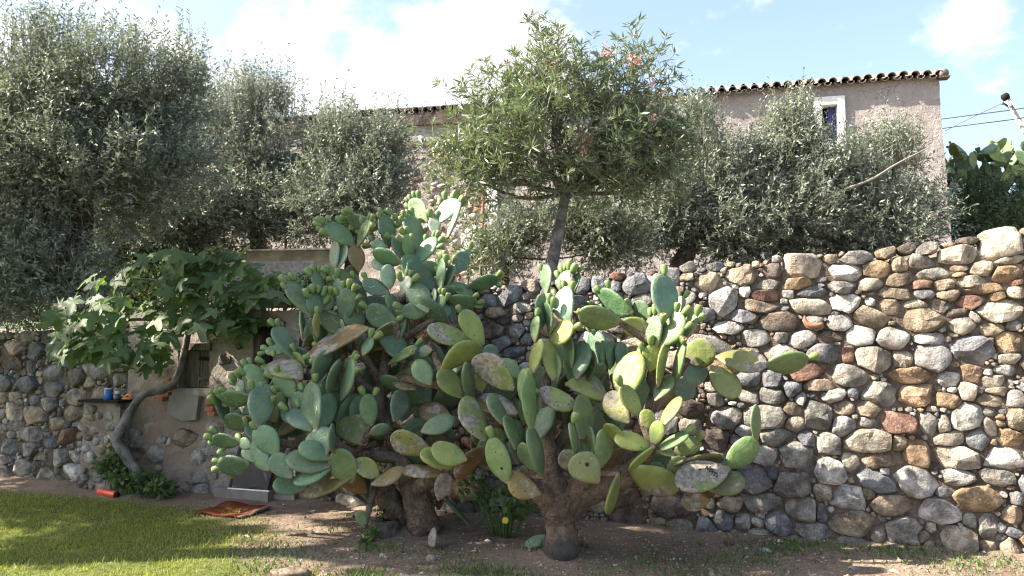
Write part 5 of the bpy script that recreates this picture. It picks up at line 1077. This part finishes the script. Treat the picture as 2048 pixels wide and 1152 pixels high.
p = at(1168, 285, 7.5)+r.normal(0, 1, (160, 3))*[.035, .03, .06]; d = unit(r.normal(size=(160, 3))+[0, 0, -.8]); V, F = leaves_mesh(p, d, r.normal(size=(160, 3)), np.full(160, .08), np.full(160, .016), r)
o = obj('dead_foliage', V, F, m_leaf('dead_leaf', [(0, (.17, .12, .075)), (1, (.32, .24, .17))], .8, .1), r5); add_rnd(o, r.uniform(0, 1, 160))
obj('limbs', *join([tube([at(1130, 400, 8.1), at(1100, 340, 8.1), at(1060, 290, 8.05)], [.045, .03, .015], 8), tube([at(1130, 400, 8.1), at(1155, 330, 8.1), at(1190, 240, 8.1)], [.045, .032, .015], 8), tube([at(1132, 395, 8.1), at(1190, 350, 8.15), at(1270, 300, 8.2)], [.04, .028, .012], 8)]), M_FIGBARK, r5)
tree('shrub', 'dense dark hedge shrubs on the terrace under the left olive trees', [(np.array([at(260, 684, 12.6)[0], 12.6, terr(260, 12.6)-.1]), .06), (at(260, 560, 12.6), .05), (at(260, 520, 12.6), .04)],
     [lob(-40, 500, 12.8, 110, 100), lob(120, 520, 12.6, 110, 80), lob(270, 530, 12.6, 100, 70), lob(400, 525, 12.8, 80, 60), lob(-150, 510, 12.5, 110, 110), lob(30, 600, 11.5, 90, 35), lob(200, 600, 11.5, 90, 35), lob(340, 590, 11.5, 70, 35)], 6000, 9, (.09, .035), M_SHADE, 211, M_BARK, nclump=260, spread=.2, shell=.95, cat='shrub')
# young plants at the post
for i, (px, py, Y, lab) in enumerate(((936, 485, 9.0, 'young oleander shoots standing left of the red post'), (962, 480, 9.1, 'young oleander shoots at the foot of the red post'))):
    tree('oleander_shoot', lab, [(np.array([at(px, 684, Y)[0], Y, terr(px, Y)-.05]), .012), (at(px, py+25, Y), .01), (at(px, py, Y), .008)], [lob(px, py, Y, 14, 12), lob(px+8, py+45, Y, 22, 20)], 36, 12, (.11, .018), M_OLEANDER, 300+i, M_FIGBARK, nclump=14, spread=.05, cat='plant', whorl=True)
# dark shrub under the far prickly pears
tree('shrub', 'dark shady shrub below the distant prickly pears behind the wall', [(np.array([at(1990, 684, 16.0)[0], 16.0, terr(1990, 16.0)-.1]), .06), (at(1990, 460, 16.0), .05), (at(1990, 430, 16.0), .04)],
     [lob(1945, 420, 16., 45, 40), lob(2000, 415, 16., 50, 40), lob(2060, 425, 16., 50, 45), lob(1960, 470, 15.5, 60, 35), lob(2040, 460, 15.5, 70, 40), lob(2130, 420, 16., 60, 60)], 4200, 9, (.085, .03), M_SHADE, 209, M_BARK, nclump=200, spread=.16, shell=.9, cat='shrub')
# shaded green parasol far under the trees
c0 = at(575, 300, 12.9); zb = terr(575, 12.9)
par = tag(empty('garden_parasol', [c0[0], c0[1], zb]), 'dark green garden parasol half hidden among the olive trees', 'parasol')
k = 8; ph_ = np.arange(k)*2*math.pi/k; rim = np.column_stack([c0[0]+1.05*np.cos(ph_), c0[1]+1.05*np.sin(ph_), np.full(k, c0[2]-.50)]); low = rim-[0, 0, .14]; V = np.vstack([[c0], rim, low])
obj('canopy', V, [(0, 1+i, 1+(i+1) % k) for i in range(k)]+[(1+i, 9+i, 9+(i+1) % k, 1+(i+1) % k) for i in range(k)], m_simple('green_canvas', (.03, .075, .06), .8, .2, 5), par, sm=False)
obj('pole', *tube([[c0[0], c0[1], zb], c0+[0, 0, .06]], .022, 8, 1), M_OLDWOOD, par)

# ------------------------------------------------------------------ fig tree
fr = np.random.default_rng(77)
def fig_leaf_mesh(v):
    r = np.random.default_rng(v); lob_a = [-2.25, -1.15, 0, 1.15, 2.25]; lens = [.45, .82, 1.0, .82, .45]; out = []
    for i, (a, l) in enumerate(zip(lob_a, lens)):
        a += r.normal(0, .06); l *= r.uniform(.9, 1.1); wd = .27
        out += [(a-wd, l*.72), (a-wd*.62, l*.93), (a, l), (a+wd*.62, l*.93), (a+wd, l*.72)]
        if i < 4: out.append(((a+lob_a[i+1])/2, .46 if i in (1, 2) else .34))
    pts = [(0., -.06, 0.)]
    for a, l in out:
        x, y = math.sin(a)*l*.5, math.cos(a)*l*.55; rr = math.hypot(x, y); pts.append((x, y, -.28*rr*rr+.10*abs(math.sin(a*2.73))*rr+r.normal(0, .012)))
    pts.append((0, .08, .02)); c = len(pts)-1; F = [(c, i+1, i) for i in range(1, c-1)]+[(c, 1, 0), (c, 0, c-1)]
    F = [f[::-1] for f in F]
    V = np.array(pts); V = np.vstack([V, [(-.012, -.06, 0), (.012, -.06, 0), (.006, -.42, -.03), (-.006, -.42, -.03)]]); F += [(c+1, c+2, c+3, c+4)]
    me = mesh('leaf', V, F); me.materials.append(M_FIG); smooth(me); return me
FL = [fig_leaf_mesh(i) for i in range(6)]
fb = ground_at(288, 990, -.03)
fig = tag(empty('fig_tree', fb), 'fig tree with a crooked bare grey trunk and broad lobed leaves by the hatch', 'tree')
tr = [(fb, .095), (at(282, 960, 8.22), .078), (at(264, 928, 8.2), .070), (at(238, 890, 8.18), .066), (at(236, 872, 8.18), .063), (at(254, 835, 8.2), .056), (at(276, 800, 8.22), .050), (at(292, 788, 8.23), .048), (at(330, 778, 8.25), .046), (at(352, 757, 8.25), .044), (at(366, 715, 8.25), .041), (at(376, 670, 8.2), .036), (at(388, 625, 8.15), .03)]
obj('trunk', *tube([t[0] for t in tr], [t[1]*.82 for t in tr], 14, 5, .09), M_FIGBARK, fig)
for b in ([(386, 648, 8.18), (350, 668, 8.0), (310, 690, 7.85), (250, 715, 7.75)], [(384, 655, 8.15), (330, 640, 7.95), (250, 640, 7.8), (180, 650, 7.7)], [(388, 625, 8.15), (360, 580, 8.05), (300, 560, 7.95), (230, 560, 7.9)], [(388, 625, 8.15), (420, 560, 8.1), (440, 510, 8.05)], [(388, 622, 8.15), (460, 600, 8.05), (530, 590, 8.0)], [(386, 640, 8.15), (440, 650, 8.0), (500, 660, 7.95)], [(420, 560, 8.1), (480, 530, 8.1), (530, 530, 8.1)], [(250, 640, 7.8), (180, 620, 7.7), (140, 660, 7.6)]):
    obj('branch', *tube([at(*q) for q in b], np.linspace(.028, .008, len(b)), 7), M_FIGBARK, fig)
FZ = [(195, 625, 85, 36, 7.65, 34), (235, 690, 95, 32, 7.6, 34), (150, 690, 48, 40, 7.55, 16), (330, 620, 70, 55, 7.75, 26), (420, 600, 90, 60, 7.85, 44), (500, 610, 60, 55, 7.9, 28), (380, 530, 100, 40, 8.0, 34), (250, 555, 70, 25, 7.95, 9), (450, 520, 75, 32, 8.0, 26), (480, 655, 50, 22, 7.85, 12), (290, 720, 50, 25, 7.65, 10), (535, 575, 35, 40, 8.0, 14)]
for px, py, rx, ry, Y, k in FZ:
    for _ in range(k):
        a = fr.uniform(0, 6.28); q = math.sqrt(fr.uniform()); p = at(px+rx*q*math.cos(a), py+ry*q*math.sin(a), Y+fr.normal(0, .13))
        o = bpy.data.objects.new('leaf', FL[fr.integers(0, 6)]); COL.objects.link(o); o.parent = fig; s = fr.uniform(.22, .38)
        nrm = unit(np.array([fr.normal(-.15, .45), fr.normal(-.75, .35), abs(fr.normal(.75, .35))])); tip = np.array([fr.normal(0, .8), fr.normal(-.3, .3), fr.normal(-.9, .4)]); tip = unit(tip-nrm*np.dot(tip, nrm)); x = np.cross(tip, nrm); pl = p-WLOC[fig.name]
        o.matrix_basis = Matrix(((x[0]*s, tip[0]*s, nrm[0]*s, pl[0]), (x[1]*s, tip[1]*s, nrm[1]*s, pl[1]), (x[2]*s, tip[2]*s, nrm[2]*s, pl[2]), (0, 0, 0, 1)))

# ------------------------------------------------------------------ trees beyond the left edge that shade the lawn and wall
tree('shade_tree', 'tall leafy tree beyond the left edge that shades the cactus and lawn', [((-8.0, 5.7, -.1), .22), ((-7.9, 5.75, 3.2), .18), ((-7.6, 5.9, 5.2), .13)],
     [((-7.4, 5.75, 6.35), np.array([.9, .7, .65])), ((-7.4, 6.6, 5.8), np.array([.9, .55, .8])), ((-7.5, 7.1, 7.1), np.array([.8, .5, .6])), ((-7.3, 6.0, 7.3), np.array([.8, .55, .5])), ((-7.3, 5.15, 7.0), np.array([.7, .4, .45])), ((-7.5, 7.85, 6.3), np.array([.8, .5, .5]))], 2900, 10, (.12, .05), M_SHADE, 401, M_BARK, nclump=120, spread=.13, shell=.9, twig=.18)
tree('shade_tree', 'low bushy tree beyond the left edge that shades the left wall', [((-10.2, 8.2, -.1), .16), ((-10.1, 8.2, 2.2), .13), ((-10.0, 8.2, 4.0), .1)],
     [((-10.0, 8.05, 4.95), np.array([1.0, .8, .8])), ((-10.0, 9.0, 4.7), np.array([1.0, .7, .9])), ((-9.8, 7.2, 5.1), np.array([.7, .4, .45])), ((-10., 6.4, 5.8), np.array([.6, .35, .25])), ((-10., 5.8, 4.9), np.array([.6, .25, .2])), ((-10.1, 8.5, 5.85), np.array([.9, .55, .6])), ((-10.1, 9.2, 5.4), np.array([.9, .6, .6])), ((-10., 7.65, 5.75), np.array([.7, .3, .3]))], 4600, 10, (.12, .05), M_SHADE, 402, M_BARK, nclump=200, spread=.16, shell=.9, twig=.2)

# ================================================================== ground cover
r = np.random.default_rng(12)
def in_lawn(x, y):
    P = np.column_stack([x, y, x*0]); nn = vnoise(P, 1.6, 31)*.42+vnoise(P, 7., 32)*.25
    return (-x-.62*y+1.8+nn), (y+.342*x)
n0 = 210000; x = r.uniform(-7.5, 1.5, n0); y = r.uniform(3.6, 9.6, n0); m, w = in_lawn(x, y); P = np.column_stack([x, y, x*0])
keep = (m > r.normal(.05, .22, n0)) & (w < 6.55+r.normal(0, .12, n0)) & (np.abs(x) < y*.72+.3) & (vnoise(P, 5, 33)+r.normal(0, .5, n0) > -.35)
x, y = x[keep], y[keep]; k = len(x); z = gz(x, y)-.004; pos = np.column_stack([x, y, z]); lean = r.normal(0, .55, (k, 3)); lean[:, 2] = 1.; h = r.uniform(.014, .045, k)*np.where(r.uniform(size=k) < .08, 1.8, 1)
V, F = leaves_mesh(pos, lean, r.normal(size=(k, 3))*[1, 1, .1], h, r.uniform(.004, .008, k), r); o = stuff(tag(obj('lawn_grass', V, F, M_GRASS), 'short mown grass of the lawn in the lower left corner', 'grass')); add_rnd(o, np.clip(r.beta(2, 2, k)+.45*vnoise(pos, 2.5, 35)+.25*vnoise(pos, 9, 36), 0, 1))
# sparse weeds and tufts in the bare earth and along the wall foot
spots = []
for px, py, sp, cnt in ((1600, 1092, 60, 420), (1700, 1085, 60, 600), (1810, 1105, 70, 500), (1500, 1112, 60, 220), (1320, 1120, 90, 160), (1900, 1120, 80, 240), (1980, 1135, 60, 200), (940, 1140, 45, 260), (1000, 1146, 50, 200), (740, 1150, 40, 200), (760, 1100, 30, 160), (1080, 1100, 22, 200), (1150, 1098, 20, 120), (620, 1120, 60, 110), (560, 1100, 60, 160), (520, 1140, 50, 200), (660, 1060, 40, 60), (860, 1110, 60, 90), (1250, 1146, 80, 140), (480, 1075, 50, 150), (1420, 1140, 90, 160)):
    for _ in range(cnt): spots.append((px+r.normal(0, sp), py+r.normal(0, sp*.16)))
pos = np.array([ground_at(a, max(b, 1020)) for a, b in spots]); pos[:, 2] = gz(pos[:, 0], pos[:, 1])-.004; ok = np.dot(pos-W0, WN) > .1; pos = pos[ok]; k = len(pos)
lean = r.normal(0, .6, (k, 3)); lean[:, 2] = 1.; V, F = leaves_mesh(pos, lean, r.normal(size=(k, 3))*[1, 1, .2], r.uniform(.02, .075, k), r.uniform(.005, .014, k), r)
o = stuff(tag(obj('weeds', V, F, M_WEED), 'sparse weeds and grass tufts on the bare earth below the wall', 'weeds')); add_rnd(o, r.uniform(0, 1, k))
# bushy weeds round the fig trunk and small broad leaved plants
def bush(name, label, spots, n_, leaf, mat, seed, cat='plant'):
    rr = np.random.default_rng(seed); P, Lf = [], []
    for px, py, Y, rx, rz in spots:
        c0 = at(px, py, Y); P.append(c0+unit(rr.normal(size=(n_, 3)))*rr.uniform(.2, 1, (n_, 1))**.5*np.array([rx, rx*.6, rz])*Y/FPX)
    P = np.vstack(P); P[:, 2] = np.maximum(P[:, 2], .03); k = len(P); base = at(*spots[0][:3]); base[2] = 0 if base[2] < 1.5 else P[:, 2].min()-.05
    root = tag(empty(name, base), label, cat); parts = []
    for i in range(0, k, max(1, k//26)):
        b0 = np.array([base[0]+(P[i, 0]-base[0])*.35, base[1]+(P[i, 1]-base[1])*.35, base[2]-.01]); parts.append(tube([b0, (b0+P[i])/2+[0, 0, .02], P[i]], [.006, .005, .002], 5, 3))
    stuff(obj('stems', *join(parts), M_WEED, root)); V, F = leaves_mesh(P, unit(rr.normal(size=(k, 3))+[0, 0, -.15]), rr.normal(size=(k, 3))*.6+[0, -.3, .8], leaf[0]*rr.uniform(.6, 1.3, k), leaf[1]*rr.uniform(.7, 1.3, k), rr)
    o = obj('foliage', V, F, mat, root); add_rnd(o, np.clip(rr.beta(2, 3, k), 0, 1)); add_rnd_stem(root)
    return root
def add_rnd_stem(root):
    for c in root.children:
        if c.name.startswith('stems'): add_rnd(c, np.full(len(c.data.polygons), .5))
bush('weed_bush', 'dark green weeds tangled round the foot of the fig trunk', [(290, 965, 8.1, 45, 28), (235, 920, 8.3, 40, 40), (320, 975, 8.0, 35, 16), (250, 960, 8.15, 30, 25), (215, 935, 8.35, 25, 22)], 170, (.075, .035), M_WEED, 5)
bush('leafy_weed', 'shaded round leaved plant between the two cactus trunks', [(1010, 1005, 6.5, 45, 28), (960, 975, 6.6, 50, 30), (1040, 1020, 6.4, 30, 22)], 75, (.06, .05), M_WEED, 6)
bush('leafy_weed', 'small bright weed beside the stump below the left cactus', [(745, 1062, 6.35, 20, 10), (730, 1082, 6.2, 16, 8), (762, 1025, 6.6, 14, 12)], 46, (.05, .018), M_WEED, 8)
bush('terrace_plant', 'dark low plants along the wall top below the terrace ledge', [(540, 575, 9.5, 55, 28), (605, 575, 9.5, 50, 28), (655, 572, 9.5, 40, 26), (470, 590, 9.3, 45, 35)], 420, (.075, .03), M_WEED, 14)
# yellow leaf
c0 = at(1011, 1041, 6.25); V, F = lathe(c0, [(.004, .0), (.022, .003), (.028, .0)], 9, unit(CAM-c0)); yl = tag(obj('yellow_leaf', V, F, m_simple('yellowed_leaf', (.55, .42, .04), .6)), 'single round yellow leaf hanging low between the cactus trunks', 'leaf')
# stump, rocks, pebbles
def rock(px, py, sx, sy, sz, col, label, seed):
    rr = np.random.default_rng(seed); c0 = ground_at(px, py); c0[2] = gz(c0[:1], c0[1:2])[0]; V = []; n1, n2 = 12, 7
    for j in range(n2):
        t = math.pi*(j+.5)/n2
        for i in range(n1):
            a = 2*math.pi*i/n1; d = np.array([math.sin(t)*math.cos(a), math.sin(t)*math.sin(a), math.cos(t)]); q = 1+.16*math.sin(a*2+seed)+.10*rr.normal(); V.append(c0+d*[sx*q, sy*q, sz*q]+[0, 0, sz*.5])
    F = [(j*n1+i, (j+1)*n1+i, (j+1)*n1+(i+1) % n1, j*n1+(i+1) % n1) for j in range(n2-1) for i in range(n1)]+[tuple(range(n1)), tuple((n2-1)*n1+i for i in range(n1))[::-1]]
    o = tag(obj('rock', V, F, M_STONE), label, 'rock', 'loose rocks on the earth'); o.color = (*stone_color(col, rr), 1)
rock(585, 1149, .13, .09, .035, 'T', 'flat tan rock half buried at the lawn edge at the picture bottom', 1)
rock(862, 1116, .035, .03, .028, 'C', 'small pale rock on the sunlit earth below the left cactus', 2)
rock(1455, 1091, .045, .04, .055, 'T', 'pointed tan rock at the wall foot right of the cactus', 3)
rock(1530, 1105, .06, .04, .022, 'W', 'flat white rock on the earth near the wall foot', 4)
rock(1712, 1137, .05, .03, .012, 'W', 'low pale rock in the weeds below the right wall', 5)
rock(700, 975, .13, .12, .09, 'T', 'weathered grey boulder under the low left cactus pads', 6)
rock(660, 1000, .14, .10, .06, 'B', 'flat bluish stone under the low left cactus pads', 7)
c0 = ground_at(768, 1072); V, F = lathe(c0+[0, 0, -.02], [(.14, 0), (.13, .06), (.125, .13), (.09, .15), (.02, .145)], 14); V = V+rng.normal(0, .007, V.shape); tag(obj('stump', V, F, M_BARK), 'dark rotten stump at the foot of the left cactus', 'stump')
r = np.random.default_rng(3); parts, tint = [], []
for i in range(4200):
    px, py = r.uniform(380, 2048), r.uniform(1010, 1152)
    c0 = ground_at(px, py)
    if np.dot(c0-W0, WN) < .04: continue
    if -c0[0]-.62*c0[1]+1.8 > .2: continue
    s = r.uniform(.004, .011)*(1 if r.uniform() < .93 else 2.2); c0[2] = gz(c0[:1], c0[1:2])[0]+s*.2
    a = r.uniform(0, 6.28); ax = np.array([math.cos(a), math.sin(a), 0])*s*r.uniform(.8, 1.8); ay = np.array([-math.sin(a), math.cos(a), 0])*s; V = np.array([c0+ax, c0+ay, c0-ax, c0-ay*.8, c0+[0, 0, s*.8], c0-[0, 0, s*.5]])+r.normal(0, s*.12, (6, 3))
    F = [(0, 1, 4), (1, 2, 4), (2, 3, 4), (3, 0, 4), (1, 0, 5), (2, 1, 5), (3, 2, 5), (0, 3, 5)]; parts.append((V, F)); tint += [stone_color(r.choice(list('WCTGO')), r)]*8
V, F = join(parts); o = stuff(tag(obj('gravel', V, F, M_STONE2, sm=False), 'scattered gravel on the bare earth below cactus and wall', 'gravel')); a_ = o.data.attributes.new('tint', 'FLOAT_COLOR', 'FACE'); a_.data.foreach_set('color', np.column_stack([np.array(tint), np.ones(len(tint))]).astype(np.float32).ravel())
# dry leaf litter
k = 4200; px = r.uniform(460, 1980, k); py = r.uniform(1035, 1152, k); pos = np.array([ground_at(a, b) for a, b in zip(px, py)]); ok = np.dot(pos-W0, WN) > .05; pos = pos[ok]; k = len(pos); pos[:, 2] = gz(pos[:, 0], pos[:, 1])+.004
V, F = leaves_mesh(pos, r.normal(size=(k, 3))*[1, 1, .15], r.normal(size=(k, 3))*.3+[0, 0, 1], r.uniform(.015, .04, k), r.uniform(.006, .014, k), r); o = stuff(tag(obj('leaf_litter', V, F, bpy.data.materials['dead_leaf']), 'dry brown leaf litter on the earth under the cacti', 'litter')); add_rnd(o, r.uniform(0, 1, k))
